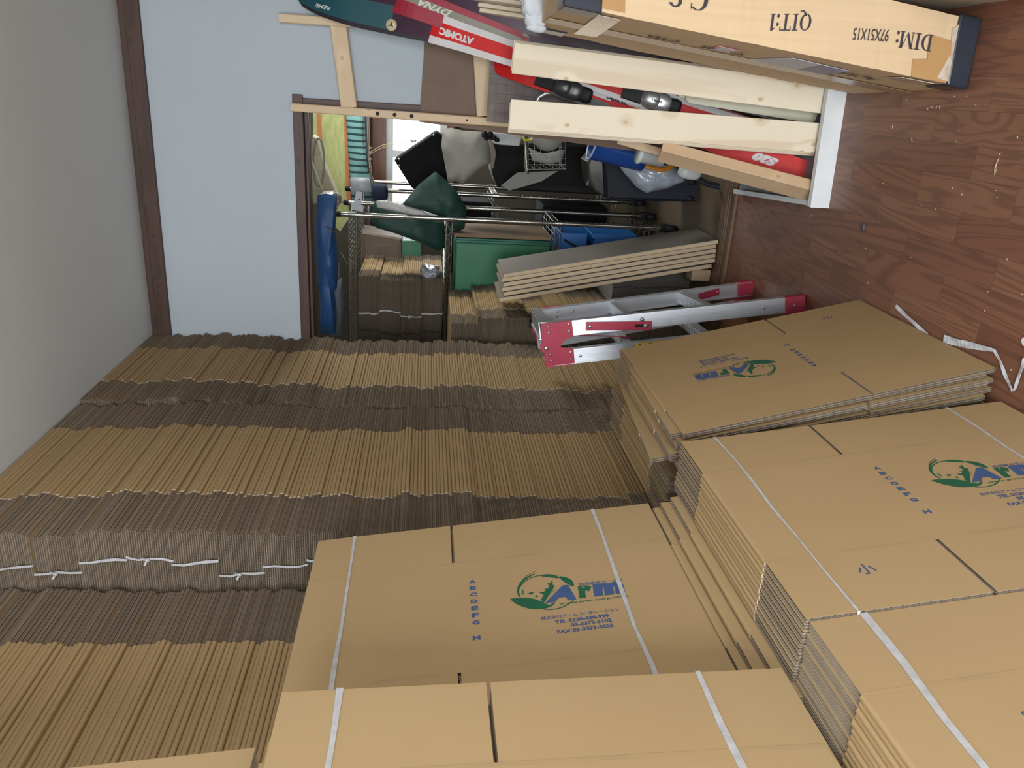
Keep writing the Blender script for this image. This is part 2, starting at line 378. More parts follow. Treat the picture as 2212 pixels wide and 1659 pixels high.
# door casing: lintel with steps, right post
b = MB()
b.box((-1.9, YB - 0.018, 1.762), (-0.06, YB + 0.11, 1.800)); b.box((-1.9, YB + 0.012, 1.750), (-0.10, YB + 0.030, 1.762)); b.box((-1.9, YB + 0.055, 1.752), (-0.10, YB + 0.075, 1.762)); b.box((-1.9, YB + 0.095, 1.752), (-0.10, YB + 0.11, 1.762))
bevel(struct('trim_2', b, BROWNW), 0.002)
b = MB(); b.box((-0.102, YB - 0.018, 0), (-0.072, YB + 0.11, 1.762)); bevel(struct('trim_3', b, BROWNV), 0.002)
b = MB(); b.box((-1.9, YB - 0.03, 0), (-0.10, YB + 0.0, 0.012)); b.box((-1.9, YB + 0.0, 0), (-0.10, YB + 0.028, 0.006)); b.box((-1.9, YB + 0.036, 0), (-0.10, YB + 0.052, 0.008)); b.box((-1.9, YB + 0.06, 0), (-0.10, YB + 0.125, 0.008)); b.box((-1.9, YB - 0.03, -0.1), (-0.10, YB + 0.125, 0.0))
bevel(struct('trim_4', b, wood('sill_wood', (0.17, 0.10, 0.055), (0.09, 0.05, 0.03), 14, 0, 0.5)), 0.0015)
# storeroom behind the opening
YF = 5.42
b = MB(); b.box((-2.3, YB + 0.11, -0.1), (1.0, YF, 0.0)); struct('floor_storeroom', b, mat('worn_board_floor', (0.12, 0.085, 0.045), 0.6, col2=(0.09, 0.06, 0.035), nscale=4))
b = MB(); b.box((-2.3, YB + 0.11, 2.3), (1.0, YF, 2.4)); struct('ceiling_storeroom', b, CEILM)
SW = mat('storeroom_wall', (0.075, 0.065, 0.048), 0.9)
WX0, WX1, WZ0, WZ1 = -0.86, 0.12, 1.16, 1.56
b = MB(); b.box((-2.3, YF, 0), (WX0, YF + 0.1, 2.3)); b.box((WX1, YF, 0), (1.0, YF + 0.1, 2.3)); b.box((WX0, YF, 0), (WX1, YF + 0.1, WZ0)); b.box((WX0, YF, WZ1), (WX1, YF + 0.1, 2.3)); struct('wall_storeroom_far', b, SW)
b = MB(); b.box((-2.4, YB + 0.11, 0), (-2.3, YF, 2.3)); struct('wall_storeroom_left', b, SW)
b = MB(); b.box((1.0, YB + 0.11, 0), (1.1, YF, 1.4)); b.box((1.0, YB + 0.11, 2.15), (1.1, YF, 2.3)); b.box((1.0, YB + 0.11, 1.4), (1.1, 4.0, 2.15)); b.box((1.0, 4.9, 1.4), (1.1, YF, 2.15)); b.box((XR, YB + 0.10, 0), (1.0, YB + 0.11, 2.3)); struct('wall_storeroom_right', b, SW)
window('window_4', (1.03, 4.0, 1.4), (1.07, 4.9, 2.15), 'y', [4.45])
window('window_3', (WX0, YF + 0.03, WZ0), (WX1, YF + 0.07, WZ1), 'x', [-0.44])
b = MB(); b.box((WX0 - 0.04, YF - 0.03, WZ1), (WX1 + 0.04, YF, WZ1 + 0.085)); b.box((WX0 - 0.04, YF - 0.02, WZ0 - 0.05), (WX0, YF, WZ1)); b.box((WX1, YF - 0.02, WZ0 - 0.05), (WX1 + 0.04, YF, WZ1)); b.box((WX0 - 0.04, YF - 0.05, WZ0 - 0.05), (WX1 + 0.04, YF, WZ0))
struct('trim_5', b, wood('brown_window_casing', (0.20, 0.075, 0.03), (0.10, 0.035, 0.018), 12, 0, 0.4))

# ---------------------------------------------------------------- flattened corrugated boxes
def flat_box_mesh(name, LEN, F, B, SL, T=0.0104, pitch=0.0085, wav=1):
    """a box folded flat. u: across the panels (0..LEN), v: along the flutes (0..2F+B), w: thickness (0..T, 0 = outside).
    hollow: liners, flutes open at both v ends, flaps cut by slots at u=SL, folded closed at the sides between the flaps"""
    D = 2 * F + B; b = MB(); lt = 0.00035; T2 = T / 2; g = 0.003
    rr = random.Random(hash(name) % 1000 if False else len(name) * 7 + wav)
    regs = [(0.0, LEN, F, F + B), (0.0, SL - g, 0.0, F), (SL + g, LEN, 0.0, F), (0.0, SL - g, F + B, D), (SL + g, LEN, F + B, D)]
    for (u0, u1, v0, v1) in regs:
        # the flaps bulge a little: sides of the cut flaps stay inside the folded edge
        i0 = 0.0025 if (v0 != F and u0 == 0.0) else 0.0; i1 = 0.0025 if (v0 != F and u1 == LEN) else 0.0
        fold = (v0 == F)
        for k in range(2):
            w0 = k * T2
            for j, (a0, a1) in enumerate(((w0 + (0.0 if k == 0 else 0.0003), w0 + lt + (0 if k == 0 else 0.0003)), (w0 + T2 - lt - (0.0003 if k == 0 else 0), w0 + T2 - (0.0003 if k == 0 else 0)))):
                ua = u0 + i0 + (T2 if fold else 0); ub = u1 - i1 - (T2 if fold else 0)
                base = len(b.v)
                b.v += [Vector(p) for p in ((ua, v0, a0), (ub, v0, a0), (ub, v1, a0), (ua, v1, a0), (ua, v0, a1), (ub, v0, a1), (ub, v1, a1), (ua, v1, a1))]
                outer = (k == 0 and j == 0) or (k == 1 and j == 1)
                fl = [(0, 3, 2, 1), (4, 5, 6, 7), (0, 1, 5, 4), (1, 2, 6, 5), (2, 3, 7, 6), (3, 0, 4, 7)]
                for q, f in enumerate(fl):
                    b.f.append([base + i for i in f]); b.sm.append(False)
                    b.m.append(0 if (outer and ((j == 0 and q == 0) or (j == 1 and q == 1))) else 1)
            # fluting
            n = int((u1 - u0 - i0 - i1 - (2 * T2 if fold else 0)) / (pitch / 4)); n -= n % 2
            us = u0 + i0 + (T2 if fold else 0); wa = w0 + lt + 0.0002; wb = w0 + T2 - lt - 0.0004
            if fold: continue
            ph = 0.0 if k == 0 else 1.3
            prof = [(us + i * pitch / 4, (wa + wb) / 2 + (wb - wa) / 2 * math.sin(i * math.pi / 2 + ph)) for i in range(n + 1)]
            ft = 0.00022
            vs = []
            for (pu, pw) in prof: vs += [(pu, v0, pw - ft), (pu, v1, pw - ft), (pu, v1, pw + ft), (pu, v0, pw + ft)]
            fs = []
            for i in range(n):
                q = 4 * i
                fs += [(q, q + 4, q + 5, q + 1), (q + 3, q + 2, q + 6, q + 7), (q, q + 3, q + 7, q + 4), (q + 1, q + 5, q + 6, q + 2)]
            b.add(vs, fs, 2)
    # rounded folded edges along the body
    for (uc, sg) in ((T2, -1), (LEN - T2, 1)):
        vs = []; n = 8
        for i in range(n + 1):
            a = math.pi * i / n
            ww = T2 - math.cos(a) * T2 * (0.86 + 0.14 * abs(math.cos(a)) ** 3); uu = uc + sg * (max(0, math.sin(a)) ** 0.45) * T2 * 0.9
            vs += [(uu, F, ww), (uu, F + B, ww)]
        fs = [(2 * i, 2 * i + 1, 2 * i + 3, 2 * i + 2) if sg > 0 else (2 * i, 2 * i + 2, 2 * i + 3, 2 * i + 1) for i in range(n)]
        b.add(vs, fs, 0, True)
        b.add(vs, [tuple(2 * i for i in range(n + 1))], 1); b.add(vs, [tuple(2 * i + 1 for i in range(n, -1, -1))], 1)
    # scored creases where the flaps bend: pressed shallow strips
    return b
S_LEN, S_F, S_B, S_SL = 0.73, 0.145, 0.31, 0.29; S_D = 2 * S_F + S_B
M_LEN, M_F, M_B, M_SL = 0.86, 0.190, 0.42, 0.34; M_D = 2 * M_F + M_B
A_F, A_B = 0.182, 0.364; A_D = 2 * A_F + A_B
TH = 0.0104
small_me = flat_box_mesh('small_flat_box', S_LEN, S_F, S_B, S_SL).mesh('small_flat_box', [KRAFT, KEDGE, FLUTE])
med_me = flat_box_mesh('medium_flat_box', M_LEN, M_F, M_B, M_SL).mesh('medium_flat_box', [KRAFT, KEDGE, FLUTE])
back_me = flat_box_mesh('back_flat_box', M_LEN, A_F, A_B, M_SL).mesh('back_flat_box', [KRAFT, KEDGE, FLUTE])
film_me = flat_box_mesh('film_flat_box', 0.165, S_F, S_B, 0.08).mesh('film_flat_box', [KFILM, KFILM, KFILM])
solid_me = flat_box_mesh('large_flat_box', M_LEN, M_F, M_B, -0.1).mesh('large_flat_box', [KRAFT, KEDGE, FLUTE])

def frame_flat(x, y, z, yaw=0.0):
    """lying flat: fold edge (u=0) at X=x facing right, v from far y towards the camera, bottom at z"""
    M4 = Matrix(((-1, 0, 0, x), (0, -1, 0, y), (0, 0, 1, z), (0, 0, 0, 1)))
    return rot_about(Vector((x, y, z)), 'Z', yaw) @ M4
def frame_lean(xt, yf, zt, th, flip=False, L=S_LEN, D=S_D, roll=0.0):
    """standing and leaning to the left: top far corner of the outer face at (xt, yf, zt)"""
    u = Vector((math.sin(th), 0, -math.cos(th))); v = Vector((0, -1, 0)); w = Vector((-math.cos(th), 0, -math.sin(th)))
    O = Vector((xt, yf, zt))
    if flip: O = O + u * L + v * D; u, v = -u, -v
    M4 = Matrix.Identity(4)
    for i in range(3): M4[i][0] = u[i]; M4[i][1] = v[i]; M4[i][2] = w[i]; M4[i][3] = O[i]
    if roll: M4 = rot_about(Vector((xt, yf - (D if roll > 0 else 0), zt - L)), 'X', roll) @ M4
    return M4

# strap loops (u position fixed; loop in the v-w plane)
def strap_mesh(D, T, width=0.0075, knot=False, sag=0.0, seed=0):
    b = MB(); e = 0.0012; r = random.Random(seed)
    def off(a): return r.uniform(-1, 1) * 0.0035
    n = 7; pts = []
    for i in range(n): pts.append((off(0), -e + (D + 2 * e) * i / (n - 1), -e))
    for i in range(1, 5): pts.append((off(0) + sag * i / 4, D + e, -e + (T + 2 * e) * i / 4))
    for i in range(1, n): pts.append((sag * (1 - i / (n - 1)), D + e - (D + 2 * e) * i / (n - 1), T + e))
    for i in range(1, 5): pts.append((off(0) * (1 - i / 4), -e, T + e - (T + 2 * e) * i / 4))
    pts[-1] = pts[0]
    wd_ = [width * r.uniform(0.55, 1.1) for _ in pts]; wd_[-1] = wd_[0]
    b.ribbon(pts, Vector((1, 0, 0)), wd_, 0.0009)
    if knot:
        c = Vector((sag * 0.5, D + e + 0.003, T * 0.55))
        b.blob(c, (0.005, 0, 0), (0, 0.004, 0), (0, 0, 0.006), 0.9, nu=10, nv=6)
        b.ribbon([c, c + Vector((0.012, 0.004, 0.006))], Vector((0, 0, 1)), 0.005, 0.0008)
        b.ribbon([c, c + Vector((-0.010, 0.005, 0.009))], Vector((0, 0, 1)), 0.004, 0.0008)
    return b

def flat_bundle(label, group, x, yfar, z, n, me, D, yaw=0.0, jx=0.004, sag=0.0, knot=False, seed=0, su=0.10, name='cardboard_bundle', sheet='flattened_box', strap=True, cat='cardboard bundle', th=TH):
    r = random.Random(seed + 100)
    t = thing(name, label, cat, (x - 0.4, yfar - D / 2, z), group)
    xs = 0; ys = 0
    for i in range(n):
        xs = xs * 0.5 + r.uniform(-jx, jx); ys = ys * 0.5 + r.uniform(-0.003, 0.003)
        o = bpy.data.objects.new(sheet, me)
        place(o, t, frame_flat(x + xs, yfar + ys, z + i * th + 0.0001 * (i + 1), yaw + r.uniform(-0.004, 0.004)))
    if strap:
        o = bpy.data.objects.new('tape_strap', strap_mesh(D + 0.010, n * th + 0.001, knot=knot, sag=sag, seed=seed).mesh('tape_strap', STRAP))
        place(o, t, frame_flat(x - su, yfar + 0.005, z - 0.0002, yaw))
    return t
def column(x, yfar, ztop, where, group, per=10, me=med_me, D=M_D, first=0, xo=None, zmin=0.0, seed=0, jx=0.0062):
    z = ztop; k = 0; dd = per * TH + 0.0006
    ntot = int((ztop - zmin) / dd)
    while z - dd >= zmin - 1e-4:
        r = random.Random(seed * 50 + k)
        z -= dd
        dx = (xo(z) if xo else 0) + r.uniform(-0.006, 0.006)
        flat_bundle('bundle of flattened brown boxes, %s from the ceiling in the %s' % (ORD[k].replace('topmost', 'first'), where), group, x + dx, yfar + r.uniform(-0.006, 0.006), z, per, me, D,
                    yaw=r.uniform(-0.006, 0.006), sag=r.uniform(-0.012, 0.012), knot=(k % 2 == 0), seed=seed * 50 + k, su=0.085 + r.uniform(-0.02, 0.03), jx=jx)
        k += 1
    rest = int((z - zmin) / TH)
    if rest > 2:
        z -= rest * TH + 0.0006
        flat_bundle('lowest, thinner bundle of flattened boxes in the %s' % where, group, x + (xo(z) if xo else 0), yfar, z, rest, me, D, seed=seed * 50 + 49, strap=False)
def base_z(ztop, per=10):
    dd = per * TH + 0.0006
    return ztop - int(ztop / dd) * dd
YA = 3.205                                           # far stack, near stack, left stack
column(-1.022, YA, CEIL - 0.004, 'stack against the back wall', 'bundles in the stack against the back wall', seed=1, me=back_me, D=A_D)
column(-1.022, 2.458, CEIL - 0.004, 'middle stack', 'bundles in the middle stack', seed=2)
column(-1.165, 1.636, CEIL - 0.004, 'nearest stack, lower left', 'bundles in the nearest stack', seed=3)

# ---------------------------------------------------------------- the printing on the small boxes (u, v in metres on the sheet)
def printed_parts():
    """print of one box panel, in the sheet's own u, v, w"""
    w = -0.00035; out = []
    def T(b, txt, u0, v0, u1, h, mi=0, bold=0.0012, shear=0.0, size=0.02):
        put_text(b, text_mesh(txt, size, bold * size * 10, shear=shear), (u0, v0, w), (1, 0, 0), (0, -1, 0), w=(u1 - u0), h=h, mi=mi)
    b = MB()                                          # A to H down the side
    for ch, v in zip('ABCDEFG', [0.219 + i * 0.0205 for i in range(7)]): T(b, ch, 0.318, v, 0.331, 0.0118, bold=0.0055)
    T(b, 'H', 0.3165, 0.3835, 0.330, 0.0118, bold=0.0055)
    out.append(('letter_column', b.mesh('letter_column', [BLUEINK]), 'blue column of letters A to H'))
    b = MB()
    def poly(pts, mi, ww=w): b.add([(u, v, ww) for u, v in pts], [tuple(range(len(pts)))], mi)
    def band(c, r0, r1, a0, a1, w0, w1, mi, n=22, sq=1.0, ww=w):
        vs = []
        for i in range(n + 1):
            t = i / n; a = math.radians(a0 + (a1 - a0) * t); th_ = w0 + (w1 - w0) * math.sin(math.pi * t); rr = r0 + (r1 - r0) * t
            for s_ in (-1, 1):
                q = rr + s_ * th_ / 2; vs.append((c[0] + math.cos(a) * q, c[1] - math.sin(a) * q * sq, ww))
        b.add(vs, [(2 * i, 2 * i + 2, 2 * i + 3, 2 * i + 1) for i in range(n)], mi)
    c = (0.459, 0.270)
    band(c, 0.051, 0.051, 55, 185, 0.0022, 0.0026, 1, 30, 1.0)                 # globe outline, upper left
    band((c[0] + 0.002, c[1] - 0.001), 0.052, 0.058, 190, 105, 0.0032, 0.0045, 1, 26, 1.0, w - 0.0001)
    band((c[0] + 0.004, c[1] - 0.003), 0.058, 0.064, 140, 102, 0.0008, 0.0014, 1, 14, 1.0, w - 0.0001)
    band(c, 0.049, 0.047, 92, 50, 0.004, 0.0095, 1, 18, 1.0, w - 0.0002)       # continents along the top
    band(c, 0.050, 0.053, 50, 5, 0.005, 0.014, 1, 16, 1.0, w - 0.0002)
    band((c[0] + 0.006, c[1] + 0.004), 0.052, 0.052, 250, 330, 0.0012, 0.0028, 1, 20, 1.0)
    for blobp in ([(0.4475, 0.294), (0.4545, 0.279), (0.4495, 0.276), (0.447, 0.271), (0.4555, 0.272), (0.4605, 0.268), (0.458, 0.262), (0.4645, 0.264), (0.468, 0.255), (0.466, 0.247), (0.472, 0.247), (0.475, 0.240), (0.477, 0.247), (0.4735, 0.252), (0.4785, 0.257), (0.474, 0.266), (0.476, 0.270), (0.462, 0.292), (0.453, 0.304), (0.449, 0.302)],
                  [(0.4265, 0.271), (0.431, 0.268), (0.4365, 0.270), (0.434, 0.275), (0.428, 0.2745)], [(0.4155, 0.262), (0.4195, 0.256), (0.4175, 0.266), (0.4185, 0.274), (0.4145, 0.270)],
                  [(0.437, 0.281), (0.442, 0.279), (0.444, 0.283), (0.440, 0.286)]): poly(blobp, 1, w - 0.0001)
    n = 22; L_ = []
    U = [(0.391, 0.281), (0.400, 0.2805), (0.412, 0.2815), (0.424, 0.2845), (0.436, 0.290), (0.445, 0.297), (0.452, 0.305), (0.460, 0.313), (0.472, 0.306)]
    Dn = [(0.470, 0.312), (0.462, 0.318), (0.452, 0.3215), (0.438, 0.3200), (0.424, 0.3165), (0.412, 0.309), (0.402, 0.299), (0.395, 0.289)]
    poly(U + Dn, 1, w - 0.0003)
    put_text(b, text_mesh('A', 0.06, 0.0042, shear=0.30), (0.4535, 0.3060, w - 0.0005), (1, 0, 0), (0, -1, 0), w=0.058, h=0.046, mi=0)
    put_text(b, text_mesh('r', 0.06, 0.0046, shear=0.1), (0.5175, 0.3045, w - 0.0005), (1, 0, 0), (0, -1, 0), w=0.028, h=0.036, mi=1)
    put_text(b, text_mesh('m', 0.06, 0.0046, shear=0.1), (0.5445, 0.3045, w - 0.0005), (1, 0, 0), (0, -1, 0), w=0.061, h=0.038, mi=0)
    b.add([(0.4505, 0.3070, w - 0.00045), (0.4535, 0.3070, w - 0.00045), (0.4805, 0.260, w - 0.00045), (0.4785, 0.260, w - 0.00045)], [(0, 1, 2, 3)], 2)
    out.append(('globe_logo', b.mesh('globe_logo', [BLUEINK, GREENINK, KRAFT]), 'blue and green company logo with globe and leaf'))
    b = MB(); T(b, '物流総合サービス', 0.523, 0.2675, 0.608, 0.0095, bold=0.0012)
    out.append(('slogan', b.mesh('slogan', [BLUEINK]), 'blue line of Japanese writing above the name'))
    b = MB(); T(b, 'www.arm-corp.co.jp', 0.478, 0.3175, 0.607, 0.0075, 0, bold=0.002)
    out.append(('web_address', b.mesh('web_address', [GREENINK]), 'green web address'))
    b = MB(); T(b, '株式会社アームコーポレーション', 0.440, 0.3525, 0.582, 0.0100, bold=0.0012)
    T(b, 'TEL 0120-430-999', 0.463, 0.3665, 0.560, 0.0098, bold=0.0045)
    T(b, '03-3373-3102', 0.489, 0.3795, 0.562, 0.0098, bold=0.0045)
    T(b, 'FAX 03-3373-3255', 0.463, 0.3935, 0.562, 0.0098, bold=0.0045)
    out.append(('address_text', b.mesh('address_text', [BLUEINK]), 'blue company name and telephone numbers'))
    b = MB(); T(b, '小', 0.128, 0.521, 0.157, 0.026, bold=0.0012)
    out.append(('size_mark', b.mesh('size_mark', [BLUEINK]), 'blue size character on the flap'))
    return out
PRINT = printed_parts()
def add_print(sheet_obj, M4):
    for nm, me, lab in PRINT:
        o = bpy.data.objects.new(nm, me); COL.objects.link(o); o.parent = sheet_obj; WL[o.name] = M4.to_translation(); o['label'] = lab
crease_me = []
for v in (S_F, S_F + S_B):
    crease_bm = MB(); n = 30
    for i in range(n):
        u0 = S_LEN * i / n + 0.004; u1 = S_LEN * (i + 1) / n + 0.004
        if u1 > S_LEN: u1 = S_LEN - 0.003
        crease_bm.add([(u0, v - 0.0030, -0.0002), (u1, v - 0.0030, -0.0002), (u1, v + 0.0030, -0.0002), (u0, v + 0.0030, -0.0002)], [(0, 3, 2, 1)])
    crease_me.append(crease_bm.mesh('crease_line', CREASE))
def add_crease(sheet_obj, M4):
    for me in crease_me: o = bpy.data.objects.new('crease_line', me); COL.objects.link(o); o.parent = sheet_obj; WL[o.name] = M4.to_translation()

def lean_bundle(label, cat, xt, yf, zt, th, n, group=None, me=small_me, L=S_LEN, D=S_D, flip=False, printed=True, straps=(0.08, 0.60), seed=0, jz=0.0015, jy=0.002, roll=0.0, single_name='cardboard_bundle', dth=0.0, strap_w=0.0085):
    r = random.Random(seed + 500)
    zb = zt - L * math.cos(th)
    if n > 1 or straps:
        t = thing(single_name, label, cat, (xt + L * math.sin(th), yf - D / 2, zb - n * TH * math.sin(th)), group)
    else: t = None
    o0 = None
    for i in range(n):
        wn = Vector((-math.cos(th), 0, -math.sin(th))) * (TH * i)
        uu = Vector((math.sin(th), 0, -math.cos(th)))
        dz = (i * TH * math.sin(th)) / math.cos(th)      # bottoms stay level with the floor
        M4 = frame_lean(xt, yf + (r.uniform(-jy, jy) if i else 0), zt, th, flip, L, D, roll)
        M4 = Matrix.Translation(wn - uu * (dz + (r.uniform(-jz, jz) if i else 0))) @ M4
        o = bpy.data.objects.new('flattened_box', me)
        if t is None: tag(o, label, cat, group)
        place(o, t, M4)
        if i == 0:
            o0 = o
            if me is small_me: add_crease(o, M4)
            if printed: add_print(o, M4)
    for k, su in enumerate(straps):
        s = bpy.data.objects.new('tape_strap', strap_mesh(D, n * TH, strap_w, seed=seed + k).mesh('tape_strap', STRAP))
        place(s, t, frame_lean(xt, yf, zt, th, False, L, D) @ Matrix.Translation((su, 0, 0)))
    return t or o0
def loose(label, xt, yf, zt, th, group=None, flip=False, printed=False, me=small_me, L=S_LEN, D=S_D, roll=0.0):
    return lean_bundle(label, 'flattened box', xt, yf, zt, th, 1, group, me, L, D, flip, printed, (), roll=roll)

# L2: front right bundle on the floor, its printed face towards the room
lean_bundle('strapped floor bundle whose logo is cut off by the right edge of the photo', 'cardboard bundle', -0.687, 1.479, 0.7360, 0.15, 11, seed=1, strap_w=0.0052)
lean_bundle('nearest strapped bundle on the floor, lower right corner, its print upside down', 'cardboard bundle', -0.690, 0.877, 0.7310, 0.15, 12, flip=True, seed=2, strap_w=0.011)
# boxes stepping up behind the L2 bundle
zz = 0.738
for i in range(4):
    xx = (-0.806, -0.822, -0.8375, -0.853)[i]; zt = (0.752, 0.771, 0.785, 0.80)[i]
    loose('flattened box between two strapped bundles, %s of four stepping up to the left' % ('first', 'second', 'third', 'fourth')[i], xx, 1.450 + 0.004 * i, zt, 0.13 - 0.012 * i, 'boxes stepping up between two bundles')
for i in range(2):
    loose('flattened box behind the nearest floor bundle, %s of two seen from above' % ('right', 'left')[i], -0.826 - 0.016 * i, 0.850, 0.745 + 0.012 * i, 0.13, 'boxes behind the nearest floor bundle')
# supporting bundles hidden underneath and behind
lean_bundle('bundle of flattened boxes on the floor under the bundle with the whole logo', 'cardboard bundle', -0.880, 1.455, 0.742, 0.045, 11, printed=False, seed=3, straps=())
lean_bundle('bundle of flattened boxes on the floor under the nearest upper bundle', 'cardboard bundle', -0.880, 0.850, 0.742, 0.045, 20, printed=False, seed=4, straps=())
# L3: upper bundle with the whole logo, L5 nearer upper bundle, L6 uppermost at the left
lean_bundle('strapped bundle of flattened boxes with the whole logo upright, standing on lower bundles', 'cardboard bundle', -0.932, 1.480, 1.508, 0.13, 6, seed=5, jz=0.003)
lean_bundle('nearest upper bundle of flattened boxes with a blank face and one long slot, bottom middle', 'cardboard bundle', -0.800, 0.884, 1.478, 0.030, 6, printed=False, seed=6, strap_w=0.011)
loose('flattened box behind the nearest upper bundle, its edge showing at the left', -0.872, 0.870, 1.497, 0.030, 'boxes behind the nearest upper bundle')
loose('flattened box farther left behind the nearest upper bundle, lower edge hidden', -0.884, 0.842, 1.505, 0.030, 'boxes behind the nearest upper bundle')
lean_bundle('large flattened boxes standing on the upper bundles at the bottom left corner', 'cardboard bundle', -0.985, 0.885, 2.370, 0.10, 5, me=solid_me, L=M_LEN, D=M_D, printed=False, straps=(0.55,), seed=8)
# L1: loose boxes leaning beside the ladder
G1 = 'boxes leaning beside the stepladder'
spec = [(0, 0.0, 'front box with an upside-down logo, leaning beside the stepladder'),
        (1.05, -0.036, 'second flattened box behind the one with the upside-down logo, its near corner raised'),
        (2.1, -0.010, 'third flattened box in the fan leaning beside the stepladder'),
        (3.15, -0.016, 'fourth flattened box in the fan leaning beside the stepladder'),
        (4.2, 0.004, 'fifth flattened box in the fan leaning beside the stepladder'),
        (5.6, -0.034, 'sixth flattened box in the fan, front one of the middle pair'),
        (6.65, -0.030, 'seventh flattened box in the fan, rear one of the middle pair'),
        (9.0, -0.085, 'rearmost flattened box in the fan, tilted most'),
        (7.8, -0.004, 'eighth flattened box in the fan leaning beside the stepladder')]
for k, (i, rl, lab) in enumerate(spec):
    th = 0.243 - 0.002 * i; xb = -0.5175 - i * TH * 1.05
    loose(lab, xb - S_LEN * math.sin(th), 2.132 - 0.004 * (k % 3) - (0.01 if k > 4 else 0), S_LEN * math.cos(th) + 0.004, th, G1, True, k == 0, roll=rl)
lean_bundle('row of flattened boxes standing between the leaning pile and the middle stack', 'cardboard bundle', -0.835, 2.20, 0.706, 0.09, 12, printed=False, straps=(), seed=9, jz=0.006, jy=0.006)
# ---------------------------------------------------------------- folded aluminium stepladder leaning on the stacks
ALUM = mat('brushed_aluminium', (0.74, 0.77, 0.82), 0.38, 0.75, col2=(0.66, 0.69, 0.74), nscale=40, stretch=(1, 1, 0.05))
REDP = mat('red_plastic_paint', (0.42, 0.035, 0.072), 0.45)
STEEL = mat('rivet_steel', (0.42, 0.43, 0.42), 0.35, 0.8)
BLK = mat('black_plastic', (0.010, 0.010, 0.012), 0.6, spec=0.25)
lad = thing('stepladder', 'folded aluminium stepladder with red hinges and red feet, standing at the opening', 'stepladder', (-0.66, 2.68, 0))
def rail(p0, p1, side, inner):
    """channel rail: web with ribs outside, two flanges towards the inside (inner = +1 / -1 along y)"""
    b = MB(); p0 = Vector(p0); p1 = Vector(p1); w = 0.053; t = 0.0022; fl = 0.020
    d = (p1 - p0).normalized(); a = (Vector(side) - d * Vector(side).dot(d)).normalized(); n = Vector((0, inner, 0)); n = (n - d * n.dot(d)).normalized()
    b.beam(p0, p1, a, w, t)
    for s in (-1, 1):
        q = a * s * (w / 2 - t / 2) + n * fl / 2
        b.beam(p0 + q, p1 + q, n, fl, t)
        b.beam(p0 + a * s * (w / 2 - 0.004) - n * 0.0012, p1 + a * s * (w / 2 - 0.004) - n * 0.0012, a, 0.008, 0.0014)
    for s in (-0.25, 0.1): b.beam(p0 + a * s * w - n * 0.0012, p1 + a * s * w - n * 0.0012, a, 0.004, 0.0012)
    return b
A = {'n': (Vector((-0.770, 2.553, 0.878)), Vector((-0.621, 2.470, 0.012))), 'f': (Vector((-0.790, 2.812, 0.872)), Vector((-0.672, 2.905, 0.012)))}
Bq = {'n': (Vector((-0.872, 2.553, 0.862)), Vector((-0.725, 2.470, 0.012))), 'f': (Vector((-0.890, 2.812, 0.856)), Vector((-0.742, 2.905, 0.012)))}
def lerp(q, t): return q[0] + (q[1] - q[0]) * t
def rivet(p, n, r=0.0045, parent=None):
    b = MB(); b.lathe(p, n, [(r, -0.001), (r, 0.0012), (r * 0.7, 0.0026), (0.0, 0.003)], 12, ref=(0, 0, 1) if abs(Vector(n).z) < 0.9 else (1, 0, 0))
    return b.build('rivet', STEEL, parent)
sideA = Vector((1, 0.08, 0.17))
for half in (A, Bq):
    for k, inn in (('n', 1), ('f', -1)):
        r_ = rail(half[k][0], half[k][1], sideA, inn).build('rail', ALUM, lad)
        d = (half[k][1] - half[k][0]).normalized()
        if k == 'n' and half is A:
            for t in (0.86,): rivet(lerp(half[k], t) + Vector((0, -0.002, 0)), (0, -1, 0.1), 0.005, r_)
        if k == 'n' and half is Bq: rivet(lerp(half[k], 0.14) + Vector((0, -0.002, 0)), (0, -1, 0.1), 0.006, r_)
        if k == 'f':
            for t, o in ((0.10, -0.012), (0.10, 0.008), (0.17, 0.0)): rivet(lerp(half[k], t) + Vector((o, -0.0025, 0)), (0, -1, 0), 0.0045, r_)
    for t in (0.345, 0.665):
        b = MB(); p, q = lerp(half['n'], t), lerp(half['f'], t)
        b.beam(p + Vector((0, 0.002, 0)), q - Vector((0, 0.002, 0)), sideA, 0.046, 0.0225)
        for j in range(6):
            o = Vector((1, 0, 0.17)) * (-0.019 + j * 0.0076) + Vector((0, 0, 0.0118))
            b.beam(p + o + Vector((0, 0.003, 0)), q + o - Vector((0, 0.003, 0)), sideA, 0.0032, 0.0018)
        b.build('rung', ALUM, lad)
    for k in 'nf':
        b = MB(); d = (half[k][1] - half[k][0]).normalized(); e = half[k][1]
        b.beam(e - d * 0.052, e + d * 0.012, sideA, 0.061, 0.030, ch=0.003)
        f = b.build('foot', REDP, lad, 'red plastic foot')
        if half is A and k == 'n': rivet(e - d * 0.025 + Vector((0, -0.016, 0)), (0, -1, 0), 0.005, f)
# top cross bars
b = MB(); b.beam(A['n'][0] + Vector((0.0, 0.0, 0.012)), A['f'][0] + Vector((0, 0, 0.012)), sideA, 0.060, 0.003)
b.beam(A['n'][0] + Vector((0.030, 0.0, -0.004)), A['f'][0] + Vector((0.030, 0, -0.004)), (0, 0, 1), 0.034, 0.003)
b.beam(A['n'][0] + Vector((-0.030, 0.0, -0.004)), A['f'][0] + Vector((-0.030, 0, -0.004)), (0, 0, 1), 0.034, 0.003); b.build('top_bar', ALUM, lad)
